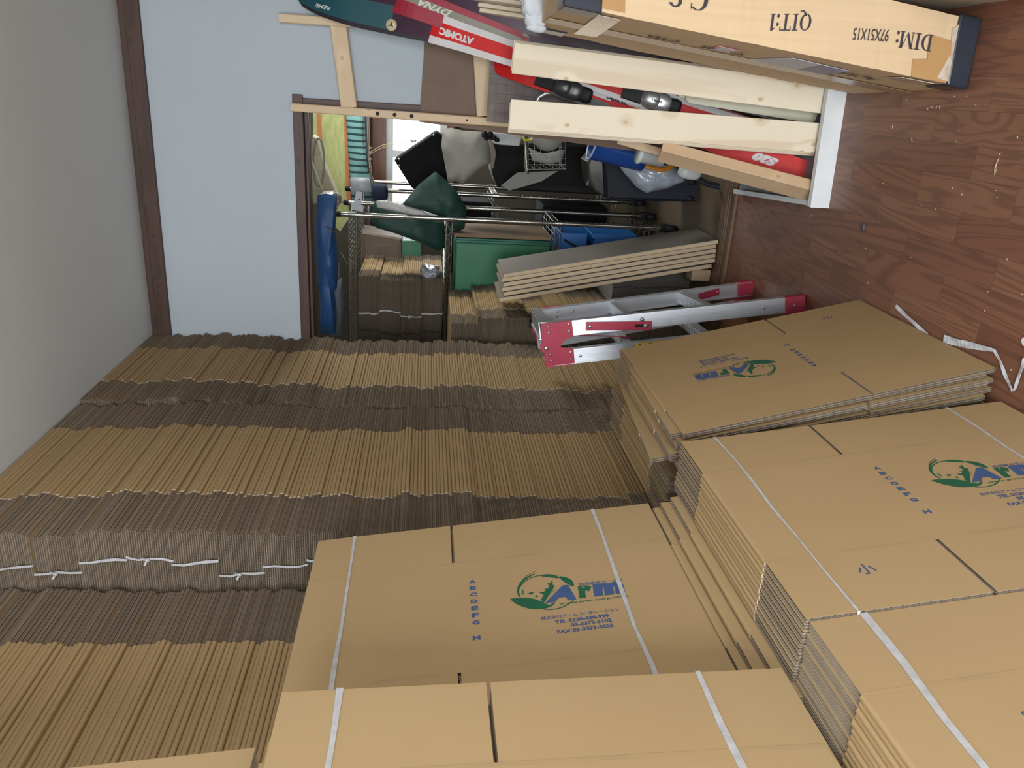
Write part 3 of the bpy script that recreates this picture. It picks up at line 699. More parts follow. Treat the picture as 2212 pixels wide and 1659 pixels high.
# hinge plates
def plate(pts, y, t, parent, name='hinge_plate'):
    b = MB(); b.prism([p_ + Vector((0, y, 0)) for p_ in pts], (0, t, 0)); o = b.build(name, REDP, parent, 'red pressed hinge plate'); bevel(o, 0.0012, 1); return o
for (k, y0, sg, zz) in (('n', 2.553, -1, 0.0), ('f', 2.812, 1, -0.006)):
    a0 = A[k][0]; b0 = Bq[k][0]; y = sg * 0.005
    d = (A[k][1] - A[k][0]).normalized(); sd = Vector((1, 0, 0.17)).normalized()
    def Q(o, u, v): return o + sd * u + d * v
    piv = (a0 + b0) / 2 + Vector((0, 0, 0.008))
    pA = plate([Q(a0, 0.029, -0.006), Q(a0, 0.029, 0.100), Q(a0, -0.028, 0.102), Q(a0, -0.036, 0.072), Q(a0, -0.072, 0.045), Q(a0, -0.082, 0.012), Q(a0, -0.072, -0.012), Q(a0, -0.052, -0.018), Q(a0, -0.032, -0.008)], y, sg * 0.003, lad)
    pB = plate([Q(b0, 0.046, 0.008), Q(b0, 0.058, 0.035), Q(b0, 0.040, 0.055), Q(b0, 0.029, 0.100), Q(b0, -0.029, 0.100), Q(b0, -0.030, 0.0), Q(b0, 0.020, -0.004)], y - sg * 0.004, sg * 0.003, lad)
    if k == 'n':
        for u, v in ((0.016, 0.018), (-0.006, 0.018), (0.018, 0.088), (-0.008, 0.088)):
            q = a0 + sd * u + d * v; rivet((q.x, q.y + y - 0.003, q.z), (0, -1, 0), 0.0052, pA)
            q = b0 + sd * u + d * v; rivet((q.x, q.y + y - 0.000, q.z), (0, -1, 0), 0.0052, pB)
    q = a0 + sd * -0.062 + d * 0.004; rivet((q.x, q.y + y + sg * 0.003, q.z), (0, sg, 0), 0.008, pA)
# spreader arms: long red bar over the near rail, others inside
b = MB(); p0 = A['n'][0] + (A['n'][1] - A['n'][0]) * 0.165 + Vector((0.004, -0.0105, 0)); p1 = A['n'][0] + (A['n'][1] - A['n'][0]) * 0.425 + Vector((-0.018, -0.0105, 0))
b.beam(p0, p1, (1, 0, 0), 0.030, 0.004, ch=0.001); br = b.build('spreader_bar', REDP, lad, 'red locking spreader bar')
dd = (p1 - p0).normalized()
rivet(p0 + dd * 0.014 + Vector((0, -0.003, 0)), (0, -1, 0), 0.007, br)
b = MB(); b.beam(p1 - dd * 0.058 + Vector((0.001, -0.0032, 0)), p1 - dd * 0.012 + Vector((0.001, -0.0032, 0)), (1, 0, 0), 0.010, 0.002, ch=0.0005); b.build('slot', BLK, br)
rivet(p1 - dd * 0.022 + Vector((0.0, -0.004, 0)), (0, -1, 0), 0.009, br); rivet(p1 - dd * 0.036 + Vector((0.022, -0.002, 0)), (0, -1, 0), 0.007, br)
b = MB(); b.beam(Vector((-0.848, 2.77, 0.70)), Vector((-0.795, 2.60, 0.56)), (0, 0, 1), 0.028, 0.004); b.build('spreader_bar', REDP, lad)
b = MB(); p0 = W(1512, 641, Y=2.86); p1 = W(1553, 630, Y=2.885); b.beam(p0, p1, (1, 0, 0), 0.026, 0.005, ch=0.001); s2 = b.build('spreader_bar', REDP, lad, 'red end of the far spreader bar')
rivet(p1 + Vector((0, -0.004, 0.008)), (0, -1, 0), 0.004, s2)
# yellow warning sticker on the rear near rail
YEL = mat('yellow_sticker', (0.78, 0.60, 0.05), 0.5); REDI = mat('red_ink', (0.55, 0.03, 0.02), 0.5); INK = mat('black_ink', (0.012, 0.012, 0.014), 0.6)
b = MB(); q0 = lerp(Bq['n'], 0.36); q1 = lerp(Bq['n'], 0.58); yv = Vector((0, -0.0048, 0))
b.beam(q0 + yv + Vector((0.014, 0, 0)), q1 + yv + Vector((0.014, 0, 0)), sideA, 0.022, 0.0003)
st = b.build('warning_sticker', [YEL], lad, 'yellow and red warning sticker')
b = MB(); c = lerp(Bq['n'], 0.42) + yv + Vector((0.014, -0.0004, 0)); b.lathe(c, (0, -1, 0), [(0.008, 0), (0, 0.0002)], 16, 0, ref=(1, 0, 0))
c = lerp(Bq['n'], 0.375) + yv + Vector((0.014, -0.0004, 0)); b.beam(c, c + Vector((0.001, 0, -0.008)), (1, 0, 0), 0.014, 0.0002)
b.build('red_symbol', REDI, st)
b = MB(); dn = (Bq['n'][1] - Bq['n'][0]).normalized(); put_text(b, text_mesh('はしご 注意', 0.02, 0.001), lerp(Bq['n'], 0.455) + yv + Vector((0.014, -0.0005, 0)), dn, Vector((1, 0, 0)), w=0.045, h=0.009)
b.build('sticker_text', INK, st)

# ---------------------------------------------------------------- timber
PINE = wood('pale_pine', (0.70, 0.61, 0.47), (0.50, 0.36, 0.22), 8, 2, 0.6, rings=0.5, contrast=0.45)
PINKW = wood('pinkish_timber', (0.60, 0.43, 0.27), (0.50, 0.32, 0.18), 10, 2, 0.6, rings=0.4, contrast=0.4)
PINEG = wood('weathered_pine', (0.52, 0.40, 0.26), (0.42, 0.30, 0.18), 10, 2, 0.65, rings=0.4, contrast=0.5)
def board(name, label, cat, p0, p1, side, w, t, m, group=None, ch=0.0015):
    """a board whose own long axis is its local z, so that the grain follows it"""
    p0 = Vector(p0); p1 = Vector(p1); d = (p1 - p0).normalized(); a = Vector(side); a = (a - d * a.dot(d)).normalized(); n = d.cross(a)
    L = (p1 - p0).length; b = MB(); b.beam((0, 0, 0), (0, 0, L), (1, 0, 0), w, t, ch=ch)
    me = b.mesh(name, m)
    if isinstance(m, list):
        for q in me.polygons: q.material_index = 0 if abs(q.normal.y) > 0.7 else 1
    o = bpy.data.objects.new(name, me)
    M4 = Matrix.Identity(4)
    for i in range(3): M4[i][0] = a[i]; M4[i][1] = n[i]; M4[i][2] = d[i]; M4[i][3] = p0[i]
    place(o, None, M4); tag(o, label, cat, group); return o
# two packs of planed pine boards in the white tray
def pack(tag_, tl, bl, n, step):
    # tl, bl: near top and bottom centre of the front board
    for i in range(n):
        o = Vector((step * i, 0.0195 * i, -0.002 * (i % 2)))
        w_ = ('front', 'second', 'third', 'rear')[i] if n == 4 else ('front', 'middle', 'rear')[i]
        board('pine_board', '%s board of the %s upright pack of pale pine boards' % (w_, tag_), 'wooden board', Vector(bl) + o, Vector(tl) + o, (1, 0, 0), 0.091, 0.0185, PINE, 'pine boards in the %s pack' % tag_)
pack('right-hand', (0.097, 2.640, 1.025), (0.035, 2.500, 0.022), 3, 0.0045)
pack('left-hand', (-0.070, 2.640, 1.025), (-0.083, 2.500, 0.022), 4, -0.0045)
t0 = W(1432, 328, Y=2.60); t1 = W(1742, 410, Y=2.485)
t1 = t0 + (t1 - t0).normalized() * ((t0.z - 0.020) / abs((t1 - t0).normalized().z))
board('timber', 'short thick pinkish timber leaning in the white tray, left of the pale boards', 'timber', t1 + Vector((0, 0.03, 0)), t0 + Vector((0, 0.03, 0)), (0.86, 0.5, 0), 0.036, 0.082, PINKW)
board('timber', 'thin tan board behind the blue tub, top end under the left pack', 'wooden board', W(1765, 420, Y=2.78) * 1.0 + Vector((0, 0, 0.03)), W(1335, 302, Y=2.90), (1, 0, 0), 0.028, 0.02, PINKW)
GREYF = mat('grey_faced_board', (0.20, 0.18, 0.155), 0.6, col2=(0.17, 0.155, 0.135), nscale=5)
# pack of six boards leaning in the opening
for i in range(6):
    dx = -0.0205 * i - (0.007 if i == 5 else 0)
    zt = (0, 0.006, -0.004, 0.003, -0.006, 0.010)[i]
    board('shelf_board', 'grey-faced board leaning in the opening, %s of six from the right' % ('first', 'second', 'third', 'fourth', 'fifth', 'sixth')[i], 'wooden board',
          (-0.565 + dx, 3.455 + 0.004 * (i % 3), 0.012 + max(0, zt)), (-0.752 + dx, 3.455 + 0.004 * (i % 3), 0.948 + zt), (0, 1, 0), 0.30, 0.0185, [GREYF, PINEG], 'boards leaning in the opening')
# frame of battens leaning on the back wall
BAT = wood('yellowish_batten', (0.58, 0.44, 0.28), (0.46, 0.31, 0.17), 10, 2, 0.55, rings=0.35, contrast=0.4)
BATX = wood('yellowish_batten_cross', (0.58, 0.44, 0.28), (0.46, 0.31, 0.17), 10, 0, 0.55, rings=0.35, contrast=0.4)
fr = thing('batten_frame', 'ladder-like frame of light wooden battens leaning on the bluish wall', 'wooden frame', (0.05, 3.1, 0))
def fpart(name, p0, p1, side, w, t, m):
    b = MB(); b.beam(p0, p1, side, w, t, ch=0.003); return b.build(name, m, fr)
up = Vector((0, 0.06, 1.0))
r1 = fpart('rail', (-0.128, 3.08, 0.0), (-0.106, 3.172, 1.800), (1, 0, 0), 0.030, 0.022, BAT)
r2 = fpart('rail', (0.190, 3.08, 0.0), (0.197, 3.172, 1.830), (1, 0, 0), 0.030, 0.022, BAT)
fpart('crosspiece', (-0.095, 3.163, 1.585), (0.190, 3.163, 1.620), (0, 0, 1), 0.060, 0.018, BATX)
fpart('crosspiece', (-0.095, 3.138, 1.065), (0.190, 3.138, 1.095), (0, 0, 1), 0.078, 0.018, BATX)
HOLE = mat('dark_hole', (0.02, 0.012, 0.008), 0.8)
for z in (1.478, 1.414, 1.350, 1.14):
    b = MB(); x = -0.128 + 0.022 * z / 1.8; y = 3.08 + 0.092 * z / 1.8 - 0.0114
    b.lathe((x, y, z), (0, -1, 0), [(0.0075 if z > 1.2 else 0.004, 0), (0.006 if z > 1.2 else 0.003, 0.0008), (0.0, 0.0001)], 14, ref=(1, 0, 0)); b.build('screw_hole', HOLE, r1)
# brown hardboard sheet behind the frame and woven mat in front of it
mdf = mat('brown_hardboard', (0.175, 0.115, 0.085), 0.8, col2=(0.15, 0.10, 0.072), nscale=14)
b = MB(); b.prism([(-0.228, 3.112, 0.0), (0.105, 3.112, 0.0), (0.162, 3.190, 1.305), (-0.133, 3.190, 1.322)], (0, 0.005, 0)); tag(b.build('hardboard_sheet', mdf), 'brown hardboard sheet leaning on the wall behind the batten frame', 'board')
WOV = mat('grey_woven_straps', (0.175, 0.140, 0.130), 0.75, col2=(0.145, 0.118, 0.112), nscale=30, bump=0.2, bscale=200)
def woven(name, label, c00, c10, c01, nx, ny, th):
    """plaited mat: straps running over and under each other"""
    b = MB(); c00 = Vector(c00); ex = Vector(c10) - c00; ey = Vector(c01) - c00; n = ex.cross(ey).normalized()
    if n.y > 0: n = -n
    for i in range(nx):
        for j in range(ny):
            h = 0.0022 if (i + j) % 2 else 0.0
            tw = 0.0012
            p = c00 + ex * (i / nx) + ey * (j / ny); u = ex / nx; v = ey / ny
            if (i + j) % 2: vv = (0.03, 0.97, 0.0, 1.0)
            else: vv = (0.0, 1.0, 0.03, 0.97)
            q = [p + u * vv[0] + v * vv[2], p + u * vv[1] + v * vv[2], p + u * vv[1] + v * vv[3], p + u * vv[0] + v * vv[3]]
            bend = 0.0016
            mid = [(q[0] + q[1]) / 2, (q[2] + q[3]) / 2] if (i + j) % 2 else [(q[1] + q[2]) / 2, (q[3] + q[0]) / 2]
            b.hexa([x + n * (th * 0.3) for x in q] + [x + n * (th + h * 0.6) for x in q])
    b.prism([c00, c00 + ex, c00 + ex + ey, c00 + ey], -n * th)
    return tag(b.build(name, WOV), label, 'woven mat')
woven('woven_mat', 'grey plaited strap mat behind the pine boards', W(1060, 118, Y=3.02), W(1050, 262, Y=2.99) , W(1290, 140, Y=2.98), 7, 12, 0.004)

# ---------------------------------------------------------------- white tray on the floor
WHP = mat('white_painted_wood', (0.74, 0.78, 0.80), 0.35)
GRYB = mat('grey_slatted_base', (0.25, 0.26, 0.27), 0.6, nscale=40, stretch=(1, 0.1, 1))
tr = thing('white_tray', 'white wooden tray frame on the floor that holds boards and skis', 'tray', (-0.1, 2.8, 0))
b = MB(); b.prism([(-0.293, 2.428, 0), (0.075, 2.460, 0), (0.075, 2.460, 0.062), (-0.293, 2.428, 0.062)], (0, 0.022, 0)); bevel(b.build('front_rail', WHP, tr), 0.002)
b = MB(); b.beam((-0.283, 2.450, 0.020), (-0.330, 3.150, 0.020), (0, 0, 1), 0.040, 0.018); bevel(b.build('side_rail', WHP, tr), 0.0015)
b = MB(); b.beam((0.068, 2.482, 0.020), (0.050, 3.04, 0.020), (0, 0, 1), 0.040, 0.018); b.build('side_rail', WHP, tr)
b = MB(); b.prism([(-0.274, 2.455, 0.002), (0.058, 2.484, 0.002), (0.041, 3.03, 0.002), (-0.318, 3.15, 0.002)], (0, 0, 0.016)); b.build('base_panel', GRYB, tr)
b = MB(); b.lathe((-0.262, 2.4560, 0.046), (0, 1, 0.6), [(0.0, 0.004), (0.007, 0.004), (0.008, 0.0)], 12); b.build('wooden_plug', PINKW, tr)

# ---------------------------------------------------------------- the tall printed carton
CART = mat('light_carton', (0.64, 0.47, 0.29), 0.7, col2=(0.60, 0.44, 0.27), nscale=3, spec=0.3, stretch=(30, 30, 1))
CINK = mat('carton_ink', (0.035, 0.03, 0.045), 0.7); TAPE = mat('brown_packing_tape', (0.46, 0.27, 0.11), 0.22, col2=(0.42, 0.24, 0.10)); CLR = mat('clear_packing_tape', (0.58, 0.50, 0.42), 0.12, col2=(0.42, 0.33, 0.25), nscale=50, coat=0.4)
CAP = mat('black_foam_cap', (0.020, 0.025, 0.038), 0.22, col2=(0.03, 0.036, 0.05))
LABW = mat('white_label', (0.50, 0.52, 0.60), 0.4); LABP = mat('purple_label', (0.09, 0.07, 0.24), 0.35)
FL = Vector((0.072, 1.884, 0.0)); e2 = Vector((0.147, 0.012, 0)); e3 = Vector((-0.018, 0.535, 0)); e1 = Vector((0.117, 0.03, 0.990))
box_ = thing('tall_carton', 'tall light carton printed DIM and QIT, standing on end with black corner caps', 'carton', (0.15, 2.15, 0))
b = MB()
def CP(a, c, d): return FL + e2 * a + e3 * c + e1 * d      # a across 0..1, c back 0..1, d up 0..1
N = 60
for (f0, f1) in (((0, 0), (1, 0)), ((1, 0), (1, 1)), ((1, 1), (0, 1)), ((0, 1), (0, 0))):
    vs = []
    for i in range(N + 1):
        for (a, c) in (f0, f1):
            bl = 0.010 * math.sin(math.pi * i / N) * (1 if (a, c) != (0, 0) else 0.4) + 0.0045 * noise.noise(Vector((i * 0.33, a * 3.1, c * 5.7))) + 0.002 * noise.noise(Vector((i * 1.1, a * 3.1, c * 2.2)))
            vs.append(CP(a, c, i / N) + Vector((0.3 * bl * (a * 2 - 1), bl * (c * 2 - 1) * 0.4, 0)))
    b.add(vs, [(2 * i, 2 * i + 1, 2 * i + 3, 2 * i + 2) for i in range(N)])
b.add([CP(0, 0, 0), CP(1, 0, 0), CP(1, 1, 0), CP(0, 1, 0)], [(0, 3, 2, 1)]); b.add([CP(0, 0, 1), CP(1, 0, 1), CP(1, 1, 1), CP(0, 1, 1)], [(0, 1, 2, 3)])
cb = b.build('carton_body', CART, box_)
def face(pts, off, t=0.0008):
    """thin patch on the front (-y) or left (-x) face"""
    q = [CP(*p) + Vector(off) for p in pts]; return q
FN = Vector((0, -1, 0.03)); LN = Vector((-1, 0, 0.118))
def patch(name, pts, front, m, h=0.0012, parent=None, label=None):
    n_ = (FN if front else LN).normalized(); b = MB(); b.prism([CP(*p) + n_ * 0.0035 for p in pts], n_ * h); return b.build(name, m, parent or box_, label)
for d0, d1 in ((0.0, 0.058), (0.915, 1.0)):
    for (c0, c1) in (((0, 0.16),) if d0 == 0.0 else ((0, 0.16), (0.84, 1.0))):
        b = MB(); k = 0.035
        lo = d0 - (0.002 if d0 > 0 else -0.001); hi = d1 + (0.004 if d1 == 1.0 else 0)
        p = [CP(-k, c0 - (0.012 if c0 == 0 else 0), lo), CP(1 + k, c0 - (0.012 if c0 == 0 else 0), lo), CP(1 + k, c1 + (0.012 if c1 == 1.0 else 0), lo), CP(-k, c1 + (0.012 if c1 == 1.0 else 0), lo)]
        q = [v + e1 * (hi - lo) for v in p]
        b.hexa(p + q); bevel(b.build('corner_cap', CAP, box_, 'black foam corner cap'), 0.005, 2)
patch('tape_patch', [(0.0, 0, 0.060), (0.62, 0, 0.058), (0.66, 0, 0.125), (0.30, 0, 0.118), (0.25, 0, 0.155), (0.0, 0, 0.150)][::1], True, TAPE)
patch('clear_tape', [(0.02, 0, 0.045), (0.98, 0, 0.040), (0.80, 0, 0.070), (0.45, 0, 0.062), (0.05, 0, 0.085)], True, CLR, 0.0016)
patch('tape_patch', [(0.05, 0, 0.860), (0.95, 0, 0.870), (0.95, 0, 0.915), (0.05, 0, 0.915)], True, TAPE)
patch('tape_patch', [(0, 0.02, 0.08), (0, 0.14, 0.08), (0, 0.15, 0.17), (0, 0.03, 0.16)], False, CLR)
patch('tape_patch', [(0, 0.43, 0.0), (0, 0.60, 0.0), (0, 0.60, 1.0), (0, 0.43, 1.0)], False, mat('carton_tape_side', (0.40, 0.27, 0.15), 0.25), 0.0008)
patch('tape_patch', [(0, 0.05, 0.86), (0, 0.75, 0.84), (0, 0.80, 0.90), (0, 0.05, 0.915)], False, CLR)
lb = patch('shipping_label', [(0, 0.16, 0.26), (0, 0.44, 0.25), (0, 0.44, 0.46), (0, 0.12, 0.42)], False, LABW, label='white and purple shipping label')
n_ = LN.normalized()
b = MB(); b.prism([CP(0, 0.16, 0.262) + n_ * 0.005, CP(0, 0.43, 0.252) + n_ * 0.005, CP(0, 0.43, 0.325) + n_ * 0.005, CP(0, 0.16, 0.335) + n_ * 0.005], n_ * 0.0004); b.build('purple_band', LABP, lb)
lr = patch('small_label', [(0, 0.22, 0.535), (0, 0.36, 0.53), (0, 0.36, 0.585), (0, 0.22, 0.59)], False, mat('red_edged_label', (0.62, 0.30, 0.28), 0.4), label='small red edged label')
b = MB(); b.prism([CP(0, 0.24, 0.542) + n_ * 0.005, CP(0, 0.34, 0.538) + n_ * 0.005, CP(0, 0.34, 0.578) + n_ * 0.005, CP(0, 0.24, 0.582) + n_ * 0.005], n_ * 0.0004); b.build('white_field', LABW, lr)
# print, reading upwards
ex = e1.normalized(); ey = -e2.normalized(); b = MB()
nf = FN.normalized() * 0.0058
def onF(px, py): q = W(px, py, Y=1.895); d = (q.z) / 0.99; a = (q.x - FL.x - e1.x * d) / e2.x; return CP(a, 0, d) + nf
def serif_glyphs(txt):
    """heavy roman capitals with slab serifs, drawn as polygons (height 1)"""
    vs = []; fs = []; x = 0.0
    def P(pts): k = len(vs); vs.extend([(x + a, c) for a, c in pts]); fs.append(tuple(range(k, k + len(pts))))
    def R_(a, c, d, e): P([(a, c), (d, c), (d, e), (a, e)])
    def ring(cx, cy, rx, ry, ix, iy, a0=0, a1=360):
        n = 30
        for i in range(n):
            t0 = math.radians(a0 + (a1 - a0) * i / n); t1 = math.radians(a0 + (a1 - a0) * (i + 1) / n)
            P([(cx + rx * math.cos(t0), cy + ry * math.sin(t0)), (cx + rx * math.cos(t1), cy + ry * math.sin(t1)), (cx + ix * math.cos(t1), cy + iy * math.sin(t1)), (cx + ix * math.cos(t0), cy + iy * math.sin(t0))])
    for ch in txt:
        if ch == 'I': R_(0, 0, .40, .06); R_(0, .94, .40, 1); R_(.12, .06, .28, .94); w = .40
        elif ch == 'T': R_(0, .93, .78, 1); R_(.31, .06, .47, .93); R_(.2, 0, .58, .06); R_(0, .74, .05, .93); R_(.73, .74, .78, .93); w = .78
        elif ch == 'Q': ring(.40, .5, .40, .5, .24, .45); P([(.36, .12), (.50, .14), (.62, -.10), (.86, -.12), (.86, -.18), (.60, -.2), (.46, -.06)]); w = .84
        elif ch == 'D': R_(0, 0, .34, .06); R_(0, .94, .34, 1); R_(.10, .06, .26, .94); ring(.32, .5, .46, .5, .30, .44, -90, 90); w = .80
        elif ch == 'M': R_(0, 0, .26, .06); R_(0, .94, .20, 1); R_(.11, .06, .16, .94); R_(.76, 0, 1.08, .06); R_(.88, .94, 1.08, 1); R_(.84, .06, 1.0, .94); P([(.06, 1), (.24, 1), (.56, .2), (.50, 0)]); P([(.50, 0), (.56, .2), (.84, 1), (.90, 1)]); w = 1.08
        elif ch == '1': R_(.02, 0, .40, .05); R_(.13, .05, .29, 1); P([(0, .86), (.0, .82), (.13, .86), (.13, .93), (.20, 1)]); w = .40
        elif ch == ':': ring(.09, .12, .09, .11, .0, .0); ring(.09, .62, .09, .11, .0, .0); w = .18
        elif ch == 'C': ring(.40, .5, .40, .5, .24, .45, 50, 310); R_(.63, .70, .68, .96); w = .72
        elif ch == 'S': ring(.27, .73, .27, .27, .13, .20, 20, 270); ring(.27, .27, .27, .27, .13, .20, -160, 90); w = .56
        elif ch == '.': ring(.08, .1, .08, .1, .0, .0); w = .16
        x += w + .09
    return vs, fs
def serif(txt, pr, pl, h, bold=0.0012):
    p = onF(*pr); q = onF(*pl); tm = text_mesh(txt, 0.05, bold) if 'X' in txt else serif_glyphs(txt)
    put_text(b, tm, p, (q - p), ey, w=(q - p).length, h=h)
for a_ in (('QIT:1', (1758, 22), (1668, 22), 0.043, 0.0016), ('DIM:', (2014, 76), (1938, 66), 0.036, 0.0018), ('97X51X15', (1921, 64), (1845, 60), 0.026, 0.0002), ('C.S', (1536, -22), (1452, -36), 0.045, 0.0016)):
    b = MB(); serif(*a_); b.build('carton_print', CINK, cb, 'black print reading upwards: ' + a_[0])
b = MB(); nl = LN.normalized() * 0.0052; up_l = Vector((0, 1, 0))
put_text(b, text_mesh('CONS     CTD', 0.05, 0.0012), CP(0, 0.30, 0.50) + nl, ex, up_l, w=0.25, h=0.045); b.build('carton_print', CINK, cb); b = MB()
put_text(b, text_mesh('ALYULDE', 0.05, 0.0014), CP(0, 0.22, 0.155) + nl, ex, up_l, w=0.15, h=0.05)
b.build('carton_print', CINK, cb)
# ledge behind the carton along the right wall
b = MB(); b.box((0.257, 0.97, 0), (0.42, 3.2, 0.24)); struct('trim_6', b, OLIVE)

# ---------------------------------------------------------------- skis
def ski(name, label, p0, p1, wprof, th, mats_, mfn, nrm=(0, -1, 0.1), tipcurve=0.05, tail=0.0, group='skis leaning in the white tray', seed=0, endround=True, tipround=0.06):
    p0 = Vector(p0); p1 = Vector(p1); d = (p1 - p0); L = d.length; d.normalize(); n = Vector(nrm); n = (n - d * n.dot(d)).normalized(); a = d.cross(n)
    nt = 60; ns = 8
    def wid(t):
        w = wprof[0][1]
        for (t0, w0), (t1, w1) in zip(wprof, wprof[1:]):
            if t0 <= t <= t1: w = w0 + (w1 - w0) * (t - t0) / (t1 - t0)
        e = (1 - t) / tipround
        if e < 1: w *= math.sqrt(max(0.0, 1 - (1 - e) ** 2)) * 0.98 + 0.02
        e = t / 0.025
        if e < 1 and endround: w *= 0.6 + 0.4 * math.sqrt(max(0, 1 - (1 - e) ** 2))
        return w
    def pos(t, s, o=0.0):
        c = p0 + d * L * t; k = max(0.0, (t - 0.88) / 0.12); c = c - n * (tipcurve * -1) * k * k * -1
        th_ = th * (0.6 + 0.5 * math.sin(math.pi * t))
        return c + a * wid(t) / 2 * s + n * (th_ / 2 + o)
    b = MB(); ts = [i / nt for i in range(nt + 1)]; ss = [-1 + 2 * j / ns for j in range(ns + 1)]
    vs = [pos(t, s) for t in ts for s in ss]
    for i in range(nt):
        for j in range(ns):
            q = i * (ns + 1) + j
            b.add([vs[q], vs[q + 1], vs[q + ns + 2], vs[q + ns + 1]], [(0, 1, 2, 3)], mfn(ts[i] + .5 / nt, ss[j] + 1 / ns))
    vb = [pos(t, s, -th) for t in ts for s in (-1, 1)]
    b.add(vb, [(2 * i, 2 * i + 2, 2 * i + 3, 2 * i + 1) for i in range(nt)], 1)
    for s, m_ in ((-1, 1), (1, 1)):
        v2 = [pos(t, s, o) for t in ts for o in (0, -th)]
        b.add(v2, [(2 * i, 2 * i + 1, 2 * i + 3, 2 * i + 2) if s > 0 else (2 * i, 2 * i + 2, 2 * i + 3, 2 * i + 1) for i in range(nt)], m_)
    for t in (0.0, 1.0):
        b.add([pos(t, -1), pos(t, 1), pos(t, 1, -th), pos(t, -1, -th)], [(0, 1, 2, 3) if t > 0 else (3, 2, 1, 0)], 1)
    o = b.build(name, mats_); tag(o, label, 'ski', group); o['axis'] = 0
    del o['axis']
    return o, pos, d, a, n, L
SKW = [(0, 0.085), (0.15, 0.078), (0.5, 0.066), (0.85, 0.090), (0.93, 0.100), (1.0, 0.10)]
RED = mat('ski_red', (0.56, 0.012, 0.012), 0.55, coat=0.0, spec=0.3); WHT = mat('ski_white', (0.60, 0.58, 0.58), 0.5, coat=0.0, spec=0.3); DRK = mat('ski_edge_dark', (0.02, 0.018, 0.025), 0.3)
CRI = mat('ski_crimson', (0.30, 0.010, 0.030), 0.45, coat=0.6, col2=(0.30, 0.01, 0.03)); GRS = mat('ski_greenish_grey', (0.24, 0.235, 0.19), 0.3, coat=0.4)
TEAL = mat('ski_teal', (0.008, 0.070, 0.085), 0.4, col2=(0.010, 0.055, 0.085), nscale=3, coat=0.0); PUR = mat('ski_purple', (0.050, 0.012, 0.040), 0.22, col2=(0.035, 0.010, 0.028), coat=0.0)
CRE = mat('ski_cream', (0.66, 0.61, 0.40), 0.5); CREG = mat('ski_cream_grey', (0.44, 0.42, 0.31), 0.5); AQU = mat('ski_aqua', (0.06, 0.42, 0.52), 0.3); YELK = mat('ski_yellow', (0.62, 0.60, 0.10), 0.4)
def ski_text(txt, pos, o, d, a, n, t, s, w, h, m, bold=0.001, sgn=1, shear=0.0, name='ski_lettering', rev=False):
    b = MB(); p = pos(t, s) + n * 0.0012; rd = -d if rev else d
    put_text(b, text_mesh(txt, 0.05, bold, shear=shear), p, rd, n.cross(rd), w=w, h=h, center=True); return b.build(name, m, o)
# ski with teal tip (the widest, highest)
o, pos, d, a, n, L = ski('ski', 'dark teal and purple ski with yellow piping, its tip highest on the wall', W(1768, 250, Y=2.66), W(628, -14, Y=3.10), [(0, 0.09), (0.5, 0.08), (0.8, 0.115), (1, 0.13)], 0.014, [TEAL, DRK, PUR, YELK, AQU], lambda t, s: 3 if -0.86 < s < -0.74 and t < 0.93 else (1 if s < -0.7 else (4 if t < 0.10 and t > 0.05 and s < 0.3 else (0 if t > 0.80 or t < 0.06 else 2))), tipround=0.16)
ski_text('EXTREME', pos, o, d, a, n, 0.925, -0.35, 0.10, 0.012, WHT, rev=False, shear=0.3)
b = MB(); c = pos(0.800, -0.45) + n * 0.001; b.lathe(c, n, [(0.0, 0.0014), (0.019, 0.0012), (0.0195, 0.0)], 22); o2 = b.build('round_emblem', mat('emblem_cream', (0.60, 0.50, 0.30), 0.4), o)
b = MB(); q = d.cross(n)
for ang in (90, 210, 330):
    v = d * math.cos(math.radians(ang)) + q * math.sin(math.radians(ang)); v2 = v.cross(n)
    b.add([c + n * 0.0018 + v2 * 0.003, c + n * 0.0018 - v2 * 0.003, c + n * 0.0018 + v * 0.014], [(0, 1, 2)])
b.build('emblem_mark', INK, o2)
# second dark ski above, mostly cropped
o, pos, d, a, n, L = ski('ski', 'dark purple ski behind the teal one, cropped by the top edge of the photo', W(1700, 215, Y=2.74), W(700, -60, Y=3.06), SKW, 0.014, [PUR, DRK], lambda t, s: 0, tipround=0.1)
ski_text('A7', pos, o, d, a, n, 0.80, -0.3, 0.05, 0.016, mat('ski_gold', (0.52, 0.36, 0.16), 0.4), rev=False)
# crimson ski
o, pos, d, a, n, L = ski('ski', 'crimson ski with a grey band and slanted lettering', W(1640, 292, Y=2.72), W(800, -28, Y=3.02), SKW, 0.016, [CRI, DRK, GRS], lambda t, s: 2 if (-0.05 < s < 0.5 and t > 0.62) or (0.45 < t < 0.62 and math.sin(t * 140 + s * 5) > 0.55) else 0, tipround=0.06)
ski_text('DYNA', pos, o, d, a, n, 0.835, 0.22, 0.12, 0.022, mat('ski_pale_letter', (0.62, 0.62, 0.52), 0.4), rev=False, shear=0.5, bold=0.0015)
